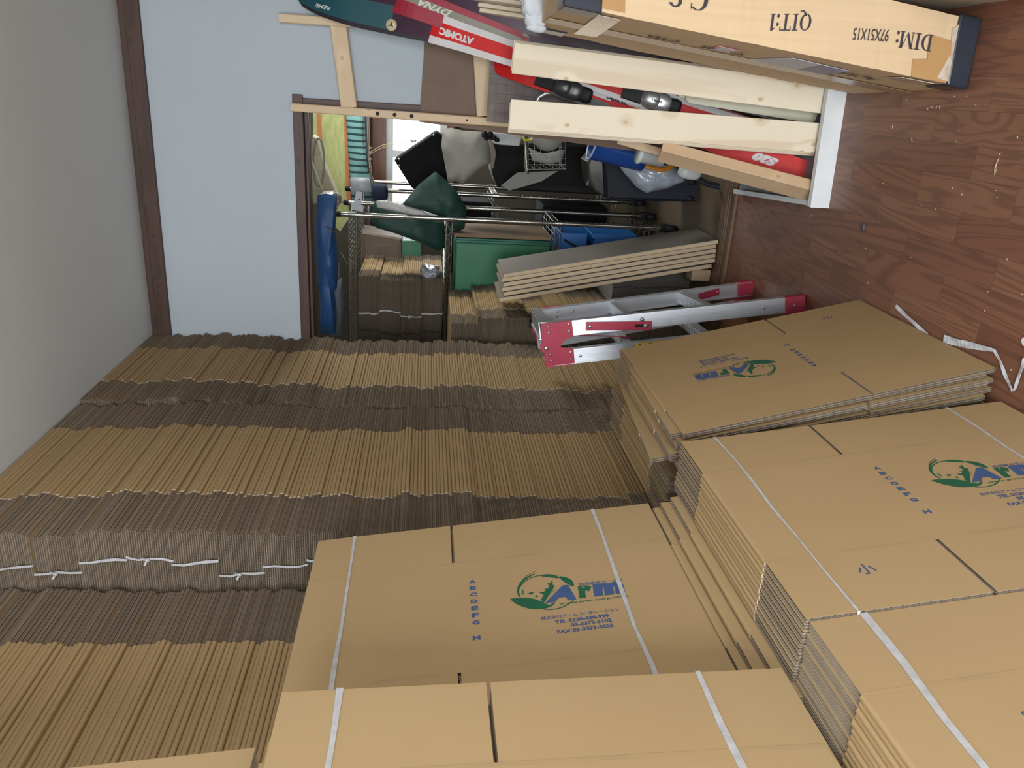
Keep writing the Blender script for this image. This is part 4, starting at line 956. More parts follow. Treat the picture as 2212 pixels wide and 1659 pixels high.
# red ski with white rims
o, pos, d, a, n, L = ski('ski', 'bright red ski with white rims, white lettering and a silver binding', W(1700, 312, Y=2.66), W(878, 41, Y=2.99), SKW, 0.016, [RED, DRK, WHT], lambda t, s: 2 if abs(s) > 0.60 and t < 0.93 else 0, tipround=0.07)
ski_text('ATOMIC', pos, o, d, a, n, 0.865, -0.05, 0.125, 0.024, WHT, bold=0.003, rev=False)
def binding(parent, pos, t0, d, n, a, body, dark, k=1.0):
    c = pos(t0, 0)
    b = MB(); b.blob(c + n * 0.022, d * 0.055 * k, a * 0.032, n * 0.022, 0.7, nu=20, nv=12); b.blob(c + n * 0.035 + d * 0.018, d * 0.03 * k, a * 0.024, n * 0.018, 0.7, nu=16, nv=10)
    q = b.build('binding', body, parent)
    b = MB(); b.beam(c + d * 0.05 + n * 0.012, c + d * 0.12 + n * 0.012, a, 0.05, 0.014, ch=0.003); b.build('binding_plate', dark, q)
    b = MB(); b.blob(c - d * 0.062 + n * 0.02, d * 0.025, a * 0.026, n * 0.016, 0.6, nu=16, nv=10); b.build('toe_lug', dark, q)
    return q, c
SIL = mat('binding_silver', (0.42, 0.43, 0.44), 0.3, 0.6)
q, c = binding(o, pos, 0.34, d, n, a, SIL, BLK)
b = MB(); put_text(b, text_mesh('GENUI', 0.02, 0.001), c + n * 0.0545 - a * 0.001, d, n.cross(d), w=0.035, h=0.009, center=True); b.build('binding_lettering', INK, q)
# red ski whose tail shows S20
o, pos, d, a, n, L = ski('ski', 'red ski marked S20 near its tail, white and black in the middle', W(1748, 380, Y=2.60), W(1060, 132, Y=2.96), [(0, 0.085), (0.1, 0.088), (0.3, 0.07), (1, 0.07)], 0.016, [RED, DRK, WHT], lambda t, s: (2 if 0.5 < s and t > 0.30 else 0) if t < 0.62 or t > 0.80 else (2 if s > 0.2 else (0 if s > 0 else 1)), tipround=0.04)
ski_text('S20', pos, o, d, a, n, 0.135, 0.05, 0.088, 0.030, WHT, bold=0.004, rev=False, shear=0.4); ski_text('ProCarv', pos, o, d, a, n, 0.20, 0.62, 0.055, 0.012, WHT, rev=False)
q, c = binding(o, pos, 0.745, d, n, a, mat('binding_charcoal', (0.035, 0.037, 0.04), 0.35), BLK)
b = MB(); put_text(b, text_mesh('TOMIC', 0.02, 0.002), pos(0.60, 0.55) + n * 0.001, d, n.cross(d), w=0.075, h=0.012, center=True); b.build('ski_lettering', INK, o)
# pale skis showing their cream bases
for i, (y0, y1, Y0, nm) in enumerate(((243, 200, 2.575, 'front'), (231, 188, 2.60, 'rear'))):
    ski('ski', '%s of two cream ski bases between the two packs of pine boards' % nm, W(1766, y0, Y=Y0), W(1480 - 20 * i, y1 - 4, Y=Y0 + 0.07), [(0, 0.07), (1, 0.07)], 0.012, [CREG if i == 0 else CRE, CRE], lambda t, s: 1 if s > 0.5 else 0, tipcurve=0.0)
# thin slats, white cloth glove and the clear packet at the top
for i, (xa, ya) in enumerate(((1010, -8), (1035, 12), (1038, 24))):
    p = W(xa, ya, Y=2.95)
    board('thin_slat', 'thin pale slat above the crimson ski, %s of three' % ('upper', 'middle', 'lower')[i], 'slat', Vector((0.150 + 0.016 * (2 - i), 2.62, 0.022)), p, (0.2, -1, 0), 0.03, 0.013, PINE, 'thin slats beside the carton')
CLO = mat('white_cotton', (0.55, 0.58, 0.62), 0.85, bump=0.35, bscale=90)
b = MB(); c = W(1157, 18, Y=2.30); b.blob(c + Vector((0.02, 0, 0.01)), Vector((0.052, 0, 0.004)), (0, 0.03, 0), Vector((0.0, 0, 0.036)), 0.8, nz=0.012, nf=22, seed=3); b.blob(W(1160, 60, Y=2.30), Vector((0.012, 0, 0.0)), (0, 0.018, 0), Vector((0.0, 0, 0.028)), 0.9, nz=0.006, nf=30, seed=5)
b.blob(W(1158, 40, Y=2.30), Vector((0.03, 0, 0.0)), (0, 0.022, 0), Vector((0.0, 0, 0.030)), 0.9, nz=0.008, nf=26, seed=8)
tag(b.build('cloth_bundle', CLO), 'crumpled white cotton cloth hanging left of the top of the carton', 'cloth')
# ---------------------------------------------------------------- storeroom: wire racks
CHR = mat('chrome_wire', (0.46, 0.44, 0.40), 0.22, 0.95, col2=(0.26, 0.24, 0.20), nscale=80)
def rack(label, x1, y0, y1, H, shelves, w=1.15, wires=True):
    x0 = x1 - w; t = thing('wire_rack', label, 'wire rack', ((x0 + x1) / 2, (y0 + y1) / 2, 0), None)
    for (x, y) in ((x1, y0), (x1, y1), (x0, y0), (x0, y1)):
        b = MB(); b.tube([(x, y, 0.085), (x, y, H)], 0.0125, 12)
        prof = []
        b.lathe((x, y, H - 0.002), (0, 0, 1), [(0.014, -0.02), (0.014, 0.004), (0.008, 0.010), (0.0, 0.011)], 12, 1)
        k = 0.12
        while k < H - 0.05: b.lathe((x, y, k), (0, 0, 1), [(0.0128, 0), (0.0118, 0.0015), (0.0128, 0.003)], 12); k += 0.0254
        b.build('post', [CHR, BLK], t)
        b = MB(); b.lathe((x, y - 0.012, 0.034), (1, 0, 0), [(0.0, -0.016), (0.030, -0.016), (0.034, -0.010), (0.034, 0.010), (0.030, 0.016), (0.0, 0.016)], 18); b.box((x - 0.020, y - 0.02, 0.045), (x + 0.020, y + 0.02, 0.088)); b.build('caster', BLK, t)
    for z in shelves:
        b = MB(); r = 0.003
        for (pa, pb) in (((x0, y0), (x1, y0)), ((x0, y1), (x1, y1)), ((x0, y0), (x0, y1)), ((x1, y0), (x1, y1))):
            pa = Vector((*pa, z)); pb = Vector((*pb, z)); dd = (pb - pa); Ls = dd.length; dd.normalize()
            for dz in (0.0, -0.028): b.tube([pa + Vector((0, 0, dz)), pb + Vector((0, 0, dz))], r, 6)
            n = int(Ls / 0.030); zz = [pa + dd * (Ls * i / n) + Vector((0, 0, -0.002 if i % 2 else -0.026)) for i in range(n + 1)]
            b.tube(zz, 0.002, 5)
        n = int((x1 - x0) / 0.027)
        for i in range(1, n): x = x0 + (x1 - x0) * i / n; b.tube([(x, y0, z + 0.004), (x, y1, z + 0.004)], 0.0017, 5)
        for k in (0.25, 0.5, 0.75): b.tube([(x0, y0 + (y1 - y0) * k, z), (x1, y0 + (y1 - y0) * k, z)], 0.0025, 5)
        for (x, y) in ((x1, y0), (x1, y1), (x0, y0), (x0, y1)): b.lathe((x, y, z - 0.032), (0, 0, 1), [(0.0165, 0), (0.0150, 0.036)], 12)
        b.build('wire_shelf', CHR, t)
    return t
rack('chrome wire rack nearest the opening, holding bundles and a green crate', -0.615, 3.935, 4.335, 1.725, [1.665, 1.185, 0.635, 0.17])
rack('chrome wire rack farther back, behind the first rack by the window', -0.575, 4.60, 5.00, 1.74, [1.675, 0.90, 0.20])

# bundles of small boxes: on the rack shelf and on the storeroom floor
for k in range(4):
    dx = (0.0, -0.010, 0.004, 0.012)[k]
    flat_bundle('strapped bundle of flattened boxes on the wire rack shelf, %s from the top' % ORD[k].replace('topmost', 'first'), 'bundles on the wire rack shelf', -0.925 + dx, 3.895 + S_D + (0.012, 0.0, -0.006, 0.004)[k] + 0.02, 1.195 + (3 - k) * 0.1075, 10, small_me, S_D, yaw=(0.02, 0.008, -0.01, 0.004)[k], sag=(0.004, -0.008, 0.0, 0.006)[k], knot=(k == 2), seed=700 + k, su=(0.20, 0.17, 0.19, 0.19)[k], th=0.0104)
z = 0.008
for k in range(10):
    rt = k < 5
    if z + 0.11 > 1.165: break
    flat_bundle('bundle of flattened boxes piled on the storeroom floor, %s from the floor' % ('first', 'second', 'third', 'fourth', 'fifth', 'sixth', 'seventh', 'eighth', 'ninth', 'tenth')[k], 'bundles piled on the storeroom floor',
                -0.975 + (0.035 if 5 <= k < 9 and k % 3 else 0.0) + (0.02 if k < 5 else 0), 3.318 + S_D + (0.006 if k % 2 else 0), z, 11, small_me, S_D, seed=720 + k, strap=False, jx=0.006)
    z += 11 * TH + 0.0015
z = 0.008
for k in range(4):
    n_ = 9
    o = flat_bundle('bundle wrapped in greyish film right of the storeroom pile, %s from the floor' % ('first', 'second', 'third', 'fourth')[k], 'film-wrapped bundles in the storeroom', -0.765 - 0.006 * k + (0.01 if k == 3 else 0), 3.60 + S_D, z, n_, film_me, S_D, seed=760 + k, strap=False, jx=0.006, sheet='wrapped_box', name='wrapped_bundle')
    z += n_ * TH + 0.0015
# small pale blocks on the storeroom floor
b = MB(); b.box((-0.752, 3.345, 0.008), (-0.702, 3.42, 0.095)); bevel(tag(b.build('carton_block', mat('pale_block', (0.45, 0.32, 0.20), 0.8)), 'small pale carton on the sill beside the film-wrapped bundles', 'carton'), 0.003)
b = MB(); b.box((-0.762, 3.62, 0.0), (-0.705, 3.72, 0.15)); tag(b.build('carton_block', mat('pale_block', (0.45, 0.32, 0.20), 0.8)), 'small pale carton behind the one on the sill', 'carton')

def ppoly(pts, Y): return [W(x, y, Y=Y) for x, y in pts]
def slab(name, label, cat, pts, Y, dep, m, bev=0.004):
    b = MB(); b.prism(ppoly(pts, Y), (0, dep, 0), bev=bev); return tag(b.build(name, m), label, cat)
# green folding crate with lid, on the 0.635 shelf
GRN = mat('green_plastic', (0.012, 0.15, 0.062), 0.45, col2=(0.010, 0.13, 0.055)); GRNL = mat('green_plastic_lid', (0.010, 0.115, 0.075), 0.4)
gc = thing('green_crate', 'large green plastic crate on the wire rack, right of the strapped bundles', 'crate', (-0.80, 4.13, 0.645))
b = MB(); b.box((-1.02, 3.96, 0.648), (-0.735, 4.30, 1.135)); bevel(b.build('crate_body', GRN, gc), 0.008)
b = MB(); b.box((-0.735, 3.955, 0.648), (-0.722, 4.305, 1.135)); b.box((-0.722, 3.955, 0.648), (-0.712, 4.305, 1.135)); bevel(b.build('crate_rim', GRNL, gc), 0.003)
b = MB(); b.box((-0.708, 3.962, 0.648), (-0.690, 4.30, 1.145)); tag(b.build('carton_flap', mat('brown_board', (0.20, 0.135, 0.08), 0.85)), 'brown cardboard slab standing right of the green crate', 'cardboard')
# blue crates
BLU = mat('blue_plastic', (0.012, 0.105, 0.34), 0.4); DBL = mat('dark_blue_cloth', (0.006, 0.014, 0.045), 0.75, bump=0.3, bscale=40)
bc = thing('blue_crate', 'bright blue plastic crate low in the rack, above the grey-faced boards', 'crate', (-0.70, 4.10, 0.18))
z0 = 0.185
b = MB(); b.box((-0.80, 3.965, z0), (-0.675, 4.27, 0.42)); bevel(b.build('crate_body', BLU, bc), 0.006)
b = MB(); b.box((-0.690, 3.957, z0 + 0.01), (-0.663, 4.275, 0.435)); b.box((-0.79, 3.958, 0.30), (-0.69, 3.97, 0.312)); b.box((-0.79, 3.958, 0.20), (-0.69, 3.97, 0.21)); bevel(b.build('crate_rim', BLU, bc), 0.003)
bc = thing('blue_crate', 'blue plastic crate left of the green crate bottom, partly behind the first blue crate', 'crate', (-0.72, 4.1, 0.5))
b = MB(); b.box((-0.86, 3.97, 0.455), (-0.665, 4.28, 0.595)); bevel(b.build('crate_body', BLU, bc), 0.006); b = MB(); b.tube([(-0.70, 3.962, 0.58), (-0.73, 3.955, 0.52), (-0.79, 3.962, 0.47)], 0.006, 6); b.build('handle', BLK, bc)
# brown storage box on the shelf behind the strapped bundles
TAU = mat('taupe_plastic', (0.13, 0.085, 0.055), 0.6)
sb = thing('storage_box', 'taupe storage box with an embossed panel behind the strapped bundles', 'storage box', (-0.95, 4.6, 0.91))
pp = ppoly([(778, 500), (868, 515), (870, 640), (776, 640)], 4.50); b = MB(); b.prism(pp, (0, 0.25, 0), bev=0.012); b.build('box_body', TAU, sb)
pp = ppoly([(790, 532), (862, 525), (862, 600), (788, 600)], 4.497); b = MB(); b.prism(pp, (0, 0.005, 0), bev=0.004); b.build('embossed_panel', TAU, sb)
slab('green_box', 'small green plastic box right of the taupe storage box', 'box', [(866, 520), (910, 520), (912, 575), (866, 575)], 4.52, 0.16, GRN)
# plastic bag lying on the strapped bundles
FILM = mat('clear_film', (0.20, 0.22, 0.25), 0.12, col2=(0.45, 0.48, 0.52), nscale=60, bump=0.6, bscale=60, coat=0.6)
b = MB(); b.blob((-0.905, 4.02, 1.262), (0.028, 0, 0), (0, 0.10, 0), (0, 0, 0.045), 0.8, nz=0.022, nf=30, seed=4); tag(b.build('film_scrap', FILM), 'crumpled clear film caught between the strapped bundles and the green crate', 'film')
# dark green cloths hanging on the rack
DGR = mat('dark_green_cloth', (0.004, 0.034, 0.025), 0.65, col2=(0.003, 0.026, 0.019), nscale=3, bump=0.25, bscale=25)
LIN = mat('silver_lining', (0.42, 0.42, 0.40), 0.4, bump=0.5, bscale=80)
def cloth_px(name, label, cat, pts, Y, dep, m, seed=0, nz=0.014, nf=9, mi2=None, mats_=None, sub=3):
    """soft item: outline filled, bulged on both sides and wrinkled"""
    poly = ppoly(pts, Y); n = len(poly); c = sum(poly, Vector()) / n; b = MB(); K = 7
    out = []
    for i in range(n):
        for j in range(4): out.append(poly[i] + (poly[(i + 1) % n] - poly[i]) * j / 4)
    N = len(out)
    for sg in (-1, 1):
        vs = []
        for k in range(K + 1):
            f = 1 - k / (K + 0.5)
            for p in out:
                q = c + (p - c) * f; bul = dep / 2 * math.sqrt(max(0, 1 - f ** 2.6))
                w = noise.noise(Vector((q.x * nf + seed, q.z * nf, seed * 1.7))) + 0.5 * noise.noise(Vector((q.x * nf * 2.2, q.z * nf * 2.2 + seed, 4.0)))
                vs.append(q + Vector((0, sg * bul + w * nz * (0.0 if k == 0 else 1) * (1 if sg < 0 else 0.6), 0)))
        fs = [(k * N + i, k * N + (i + 1) % N, (k + 1) * N + (i + 1) % N, (k + 1) * N + i) for k in range(K) for i in range(N)]
        fs.append(tuple(K * N + i for i in range(N)))
        b.add(vs, [f if sg > 0 else f[::-1] for f in fs], 0, True)
    return tag(b.build(name, mats_ or m), label, cat)
cloth_px('green_bag', 'dark green cloth peaking on the rack in front of the black case', 'cloth', [(868, 442), (905, 398), (941, 370), (958, 385), (985, 410), (1008, 450), (1004, 492), (985, 500), (960, 470), (930, 460)], 3.98, 0.12, DGR, 2, 0.03, 7)
o = cloth_px('green_roll', 'dark green rolled sheet with a silver inner side hanging over the rack post', 'cloth', [(808, 434), (870, 452), (930, 466), (960, 480), (963, 535), (945, 542), (900, 520), (850, 503), (812, 492), (800, 476)], 4.06, 0.14, DGR, 6, 0.025, 6)
cloth_px('silver_lining_fold', 'silver lining folded over the top of the dark green roll', 'cloth', [(812, 434), (832, 432), (870, 442), (915, 455), (935, 470), (905, 468), (860, 458), (815, 448)], 3.955, 0.03, LIN, 9, 0.006, 20)
# green cloth reaching right of the peak
cloth_px('green_bag', 'dark green cloth edge below the rack post, right of the roll', 'cloth', [(962, 482), (1000, 484), (1002, 495), (990, 500), (963, 502)], 4.02, 0.06, DGR, 12, 0.004, 9)
# black case tilted by the window
bk = slab('black_case', 'black square case tilted against the bright window', 'case', [(852, 347), (943, 285), (960, 296), (966, 345), (972, 392), (912, 424), (888, 404)], 4.45, 0.22, mat('matte_black_case', (0.004, 0.004, 0.005), 0.8, spec=0.15), 0.006)
b = MB(); 
for (x, y) in ((862, 344), (862, 358), (937, 292)):
    p = W(x, y, Y=4.447); b.lathe(p, (0, -1, 0), [(0.006, 0), (0.004, 0.003), (0, 0.0035)], 10, ref=(1, 0, 0))
o = b.build('rivet', STEEL); o.parent = bk; o.location = Vector(wloc(o)) - bk.location
# grey cloth bag
GCL = mat('grey_cloth', (0.27, 0.255, 0.22), 0.8, bump=0.25, bscale=30)
cloth_px('cloth_bag', 'light grey cloth sack right of the black case', 'bag', [(957, 278), (975, 276), (1000, 282), (1040, 284), (1056, 300), (1062, 325), (1060, 352), (1035, 368), (1012, 388), (1000, 399), (985, 392), (968, 396), (962, 360), (953, 315)], 4.15, 0.20, GCL, 3, 0.012, 9)
b = MB(); b.tube([W(1058, 300, Y=4.05), W(1066, 330, Y=4.03), W(1063, 362, Y=4.05)], [0.014, 0.018, 0.010], 8, flat=0.4); tag(b.build('cloth_strap', mat('taupe_strap', (0.16, 0.13, 0.10), 0.8)), 'taupe strap hanging right of the grey cloth sack', 'strap')
# clamps and the perforated white bin
b = MB()
for (x, y, r) in ((1048, 290, 0.012), (1060, 290, 0.014), (1052, 300, 0.009), (1068, 298, 0.012), (1075, 303, 0.010)): b.lathe(W(x, y, Y=3.92), (0, 1, 0.2), [(0, 0), (r, 0), (r, 0.03), (0, 0.03)], 12)
b.tube([W(1042, 294, Y=3.93), W(1078, 304, Y=3.93)], 0.006, 8); tag(b.build('clamp', BLK), 'black clamp fittings beside the perforated white bin', 'clamp')
b = MB(); c = W(1096, 300, Y=4.0)
pp = ppoly([(1066, 287), (1130, 291), (1122, 316), (1080, 313), (1068, 310)], 4.0); b.prism(pp, (0, 0.12, 0), bev=0.006)
wb = tag(b.build('perforated_bin', mat('white_bin', (0.42, 0.43, 0.43), 0.5)), 'white perforated plastic bin above the black ribbed case', 'bin')
b = MB()
for i in range(8):
    for j in range(3): p = W(1073 + i * 3.2, 294 + j * 4, Y=3.998); b.lathe(p, (0, -1, 0), [(0.0016, 0), (0, 0.0004)], 6, ref=(1, 0, 0))
o = b.build('bin_hole', HOLE, wb, 'dark ventilation hole'); o['kind'] = 'stuff'
# black ribbed case
RIB = mat('black_ribbed', (0.010, 0.010, 0.009), 0.7, spec=0.2)
bb = thing('ribbed_case', 'black ribbed suitcase under the white bin, behind the wire basket', 'suitcase', (-0.35, 4.3, 0.75))
b = MB(); b.prism(ppoly([(1062, 308), (1160, 312), (1300, 318), (1296, 420), (1180, 415), (1075, 405), (1062, 372)], 4.30), (0, 0.24, 0), bev=0.012); b.build('shell', RIB, bb)
b = MB()
for i in range(34): y = 314 + i * 2.7; b.tube([W(1066, y, Y=4.297), W(1292, y + 2, Y=4.297)], 0.0018, 5)
o = b.build('rib', RIB, bb, 'raised rib'); o['kind'] = 'stuff'
# wire basket with grey things, pale shell bowl
bw = thing('wire_basket', 'thin white wire basket below the left pack of pine boards', 'basket', (-0.23, 3.9, 0.85)); b = MB()
yv, dpt = 3.80, 0.14
for i in range(7): x = 1141 + i * 13.5; b.tube([W(x, 296, Y=yv), W(x, 366 - i * 0.8, Y=yv), W(x, 366 - i * 0.8, Y=yv) + Vector((0, dpt, 0))], 0.0011, 5)
for y in (296, 308, 320, 332, 344, 356, 366): b.tube([W(1141, y, Y=yv), W(1222, y - 1, Y=yv)], 0.0011, 5); 
for x in (1141, 1222): b.tube([W(x, 366, Y=yv), W(x, 366, Y=yv) + Vector((0, dpt, 0)), W(x, 296, Y=yv) + Vector((0, dpt, 0))], 0.0014, 5)
b.build('wire_mesh', mat('white_wire', (0.40, 0.40, 0.38), 0.4, 0.3), bw)
cloth_px('grey_packet', 'pale grey packet lying in the wire basket', 'packet', [(1142, 320), (1175, 332), (1222, 322), (1212, 350), (1185, 356), (1150, 348)], 3.88, 0.06, mat('pale_grey_packet', (0.25, 0.245, 0.225), 0.6), 5, 0.006, 15)
b = MB(); b.blob(W(1184, 290, Y=3.70), Vector((0.075, 0, 0.0)), (0, 0.06, 0), (0, 0, 0.075), 1.0, nu=26, nv=16); tag(b.build('round_lid', mat('warm_grey_plastic', (0.27, 0.26, 0.235), 0.4)), 'smooth warm grey round helmet-like shell behind the left pine boards', 'shell')
b = MB(); b.prism(ppoly([(1205, 370), (1120, 372), (1083, 402), (1100, 412), (1130, 404), (1170, 392)], 4.05), (0, 0.02, 0), bev=0.003); tag(b.build('grey_board', mat('grey_panel', (0.16, 0.155, 0.14), 0.6)), 'grey slanting panel between the rack posts and the wire basket', 'board')
b = MB(); b.tube([W(1136, 308, Y=3.85), W(1136, 340, Y=3.84), W(1139, 375, Y=3.85)], 0.009, 8); tag(b.build('chrome_leg', CHR), 'chrome tube hanging left of the wire basket', 'tube')
b = MB(); b.tube([W(1126, 291, Y=3.75), W(1133, 303, Y=3.75), W(1148, 302, Y=3.75), W(1151, 292, Y=3.75)], 0.006, 8); tag(b.build('yellow_hook', mat('yellow_plastic', (0.60, 0.52, 0.04), 0.4)), 'bright yellow plastic hook below the top of the left pine boards', 'hook')
# blue tub
bt = thing('blue_tub', 'deep blue plastic tub lying on its side under the left pine boards', 'tub', (-0.22, 3.2, 0.6))
ax = (W(1385, 350, Y=3.42) - W(1235, 300, Y=3.42)).normalized(); base = W(1392, 345, Y=3.42)
BLT = mat('deep_blue_plastic', (0.012, 0.060, 0.27), 0.3)
b = MB(); b.lathe(base, -ax, [(0.0, 0.0), (0.052, 0.0), (0.056, 0.06), (0.062, 0.14), (0.070, 0.235), (0.072, 0.24), (0.067, 0.24), (0.058, 0.14), (0.050, 0.01), (0.0, 0.01)], 26); b.build('tub_wall', BLT, bt)
b = MB(); b.lathe(base - ax * 0.24, -ax, [(0.070, -0.004), (0.0745, 0.0), (0.070, 0.005), (0.066, 0.0)], 26); b.build('tub_rim', mat('pale_blue_rim', (0.35, 0.45, 0.60), 0.3), bt)
b = MB(); b.lathe(base - ax * 0.17, -ax, [(0.0, 0.0), (0.055, 0.0), (0.050, 0.004), (0.0, 0.008)], 20); b.build('inner_disc', mat('grey_blue_disc', (0.30, 0.36, 0.40), 0.5), bt)
# white cup with rim
b = MB(); a0 = W(1378, 330, Y=2.96); ad = (W(1440, 346, Y=2.96) - a0).normalized(); b.lathe(a0, ad, [(0.0, 0.0), (0.038, 0.0), (0.040, 0.006), (0.038, 0.014), (0.034, 0.016), (0.030, 0.10), (0.0, 0.101)], 24); tag(b.build('white_tub', mat('white_plastic', (0.55, 0.58, 0.58), 0.4)), 'white plastic tub with a thick rim at the upper end of the pinkish timber', 'tub')
# dark suitcase with wheels
SUI = mat('dark_navy_shell', (0.010, 0.013, 0.021), 0.6, spec=0.25)
su = thing('suitcase', 'dark upright suitcase on small wheels, partly under the clear bag', 'suitcase', (-0.38, 3.85, 0.05))
b = MB(); b.prism(ppoly([(1300, 336), (1345, 338), (1520, 372), (1538, 392), (1534, 436), (1420, 436), (1318, 430), (1304, 424)], 3.70), (0, 0.22, 0), bev=0.018); b.build('shell', SUI, su)
b = MB(); b.prism(ppoly([(1270, 350), (1285, 332), (1302, 334), (1306, 426), (1286, 414), (1274, 392)], 3.69), (0, 0.2, 0), bev=0.012); b.build('front_pocket', mat('grey_gloss_panel', (0.04, 0.038, 0.032), 0.2, coat=0.5), su)
b = MB(); b.prism(ppoly([(1311, 345), (1316, 345), (1318, 428), (1313, 428)], 3.682), (0, 0.01, 0)); b.build('zip_band', BLK, su)
for (x, y) in ((1532, 430), (1540, 395)):
    b = MB(); p = W(x, y, Y=3.72); b.lathe((p.x, p.y, 0.032), (1, 0, 0), [(0, -0.012), (0.025, -0.012), (0.030, -0.006), (0.030, 0.006), (0.025, 0.012), (0, 0.012)], 16); b.build('wheel', BLK, su)
# dark bin edge behind the timber
b = MB(); b.tube([W(1480, 372, Y=3.40), W(1530, 398, Y=3.42), W(1580, 408, Y=3.42), W(1600, 398, Y=3.40)], 0.016, 8, flat=0.6); tag(b.build('dark_strap', mat('dark_blue_strap', (0.016, 0.022, 0.034), 0.5)), 'dark padded strap showing under the pinkish timber', 'strap')
b = MB(); b.blob(W(1490, 372, Y=3.33), Vector((0.03, 0, -0.008)), (0, 0.03, 0), Vector((0.006, 0, 0.05)), 0.7); tag(b.build('white_bottle', mat('white_plastic', (0.55, 0.58, 0.58), 0.4)), 'white plastic bottle end behind the pinkish timber', 'bottle')
# clear bag with orange handle
BAGM = mat('milky_bag', (0.36, 0.40, 0.46), 0.18, col2=(0.22, 0.25, 0.30), nscale=14, bump=0.4, bscale=22, alpha=0.92, coat=0.5)
cloth_px('plastic_bag', 'milky plastic bag with an orange handle over the dark suitcase', 'bag', [(1328, 347), (1368, 346), (1420, 352), (1460, 362), (1481, 378), (1478, 392), (1440, 408), (1396, 417), (1375, 404), (1350, 376)], 3.50, 0.10, BAGM, 7, 0.012, 14)
b = MB(); b.tube([W(1376, 352, Y=3.42), W(1400, 360, Y=3.41), W(1428, 367, Y=3.41), W(1444, 364, Y=3.42), W(1454, 354, Y=3.44)], 0.012, 8, flat=0.6); tag(b.build('orange_handle', mat('orange_plastic', (0.52, 0.20, 0.02), 0.35)), 'orange ribbed handle at the mouth of the milky bag', 'handle')
# blue tool case with silver hose behind the boards
slab('blue_case', 'blue tool case behind the gap between the two packs of pine boards', 'case', [(1172, 200), (1184, 180), (1240, 188), (1290, 205), (1290, 235), (1180, 225)], 3.00, 0.05, mat('blue_case_plastic', (0.018, 0.075, 0.20), 0.4))
b = MB(); pts = [W(1158, 222, Y=2.90), W(1164, 210, Y=2.90), W(1178, 202, Y=2.90), W(1200, 200, Y=2.90), W(1240, 205, Y=2.90)]; b.tube(pts, 0.0085, 10); tag(b.build('silver_hose', mat('silver_tube', (0.50, 0.52, 0.53), 0.3, 0.7)), 'bent silver tube in the gap between the two packs of pine boards', 'tube')

DKB = mat('black_storage_box', (0.006, 0.006, 0.007), 0.8, spec=0.15)
for i, (x0_, x1_, z0_, z1_) in enumerate(((-1.05, -0.62, 0.905, 1.14), (-1.10, -0.62, 0.205, 0.60), (-0.50, -0.14, 0.0, 0.60), (-0.52, 0.10, 0.62, 0.68))):
    b = MB(); b.box((x0_, 4.64, z0_), (x1_, 4.96, z1_)); bevel(tag(b.build('storage_box', DKB), ('black storage box on the middle shelf of the farther rack', 'black storage box on the lowest shelf of the farther rack', 'black chest on the storeroom floor right of the farther rack', 'black board lying on the chest in the storeroom')[i], 'storage box'), 0.01)
b = MB(); b.box((-0.50, 4.28, 0.0), (-0.02, 4.58, 0.335)); bevel(tag(b.build('low_chest', DKB), 'dark low chest under the black ribbed suitcase', 'chest'), 0.01)
# ---------------------------------------------------------------- storeroom: upper left
# board shelf above the window with rolled goods
SH = mat('shelf_board_brown', (0.10, 0.05, 0.025), 0.5)
b = MB(); z = 1.655; b.box((-1.6, 5.05, z), (0.2, 5.40, z + 0.02)); tag(b.build('wall_shelf', SH), 'brown wall shelf above the storeroom window', 'shelf')
YLM = mat('straw_yellow_mat', (0.56, 0.58, 0.26), 0.8, col2=(0.40, 0.44, 0.15), nscale=22, stretch=(0.5, 1, 2.5)); ORM = mat('orange_edging', (0.62, 0.22, 0.09), 0.8)
STM = bpy.data.materials.new('striped_teal_towel'); STM.use_nodes = True; nt = STM.node_tree
bsd = nt.nodes['Principled BSDF']; bsd.inputs['Roughness'].default_value = 0.9
wv = nt.nodes.new('ShaderNodeTexWave'); wv.bands_direction = 'X'; wv.inputs['Scale'].default_value = 9.0; wv.inputs['Distortion'].default_value = 1.2; wv.inputs['Detail'].default_value = 1
tc = nt.nodes.new('ShaderNodeTexCoord'); nt.links.new(tc.outputs['Object'], wv.inputs['Vector'])
cr = nt.nodes.new('ShaderNodeValToRGB'); cr.color_ramp.elements[0].position = 0.62; cr.color_ramp.elements[0].color = (0.20, 0.40, 0.38, 1); cr.color_ramp.elements[1].position = 0.82; cr.color_ramp.elements[1].color = (0.02, 0.06, 0.07, 1)
nt.links.new(wv.outputs['Fac'], cr.inputs[0]); nt.links.new(cr.outputs[0], bsd.inputs['Base Color'])
def roll(name, label, cat, pts, Y, dep, m, seed, nz=0.006):
    return cloth_px(name, label, cat, pts, Y, dep, m, seed, nz, 8)
ym = thing('straw_mat', 'yellow straw mat with orange edges standing sideways above the window', 'mat', (-0.45, 4.85, 1.70))
for nm, pts, m, dy in (('mat_body', [(676, 225), (742, 225), (748, 330), (755, 470), (735, 500), (690, 460), (676, 330)], YLM, 0.0), ('mat_edge', [(684, 225), (690, 225), (697, 330), (708, 410), (699, 410), (689, 330)], ORM, -0.012), ('mat_edge', [(742, 225), (745, 225), (752, 330), (758, 440), (749, 440), (745, 330)], ORM, -0.012)):
    b = MB(); b.prism(ppoly(pts, 4.80 + dy), (0, 0.012, 0), bev=0.001); b.build(nm, m, ym)
cloth_px('striped_towel', 'rolled teal towel with dark stripes beside the yellow mat', 'towel', [(746, 225), (786, 225), (790, 290), (796, 340), (806, 400), (812, 430), (780, 445), (760, 430), (752, 330)], 4.78, 0.12, STM, 4, 0.012, 9)
rk = thing('fishing_rods', 'thin fishing rods with guides lying beside the striped towel', 'fishing rods', (-0.4, 4.6, 1.6))
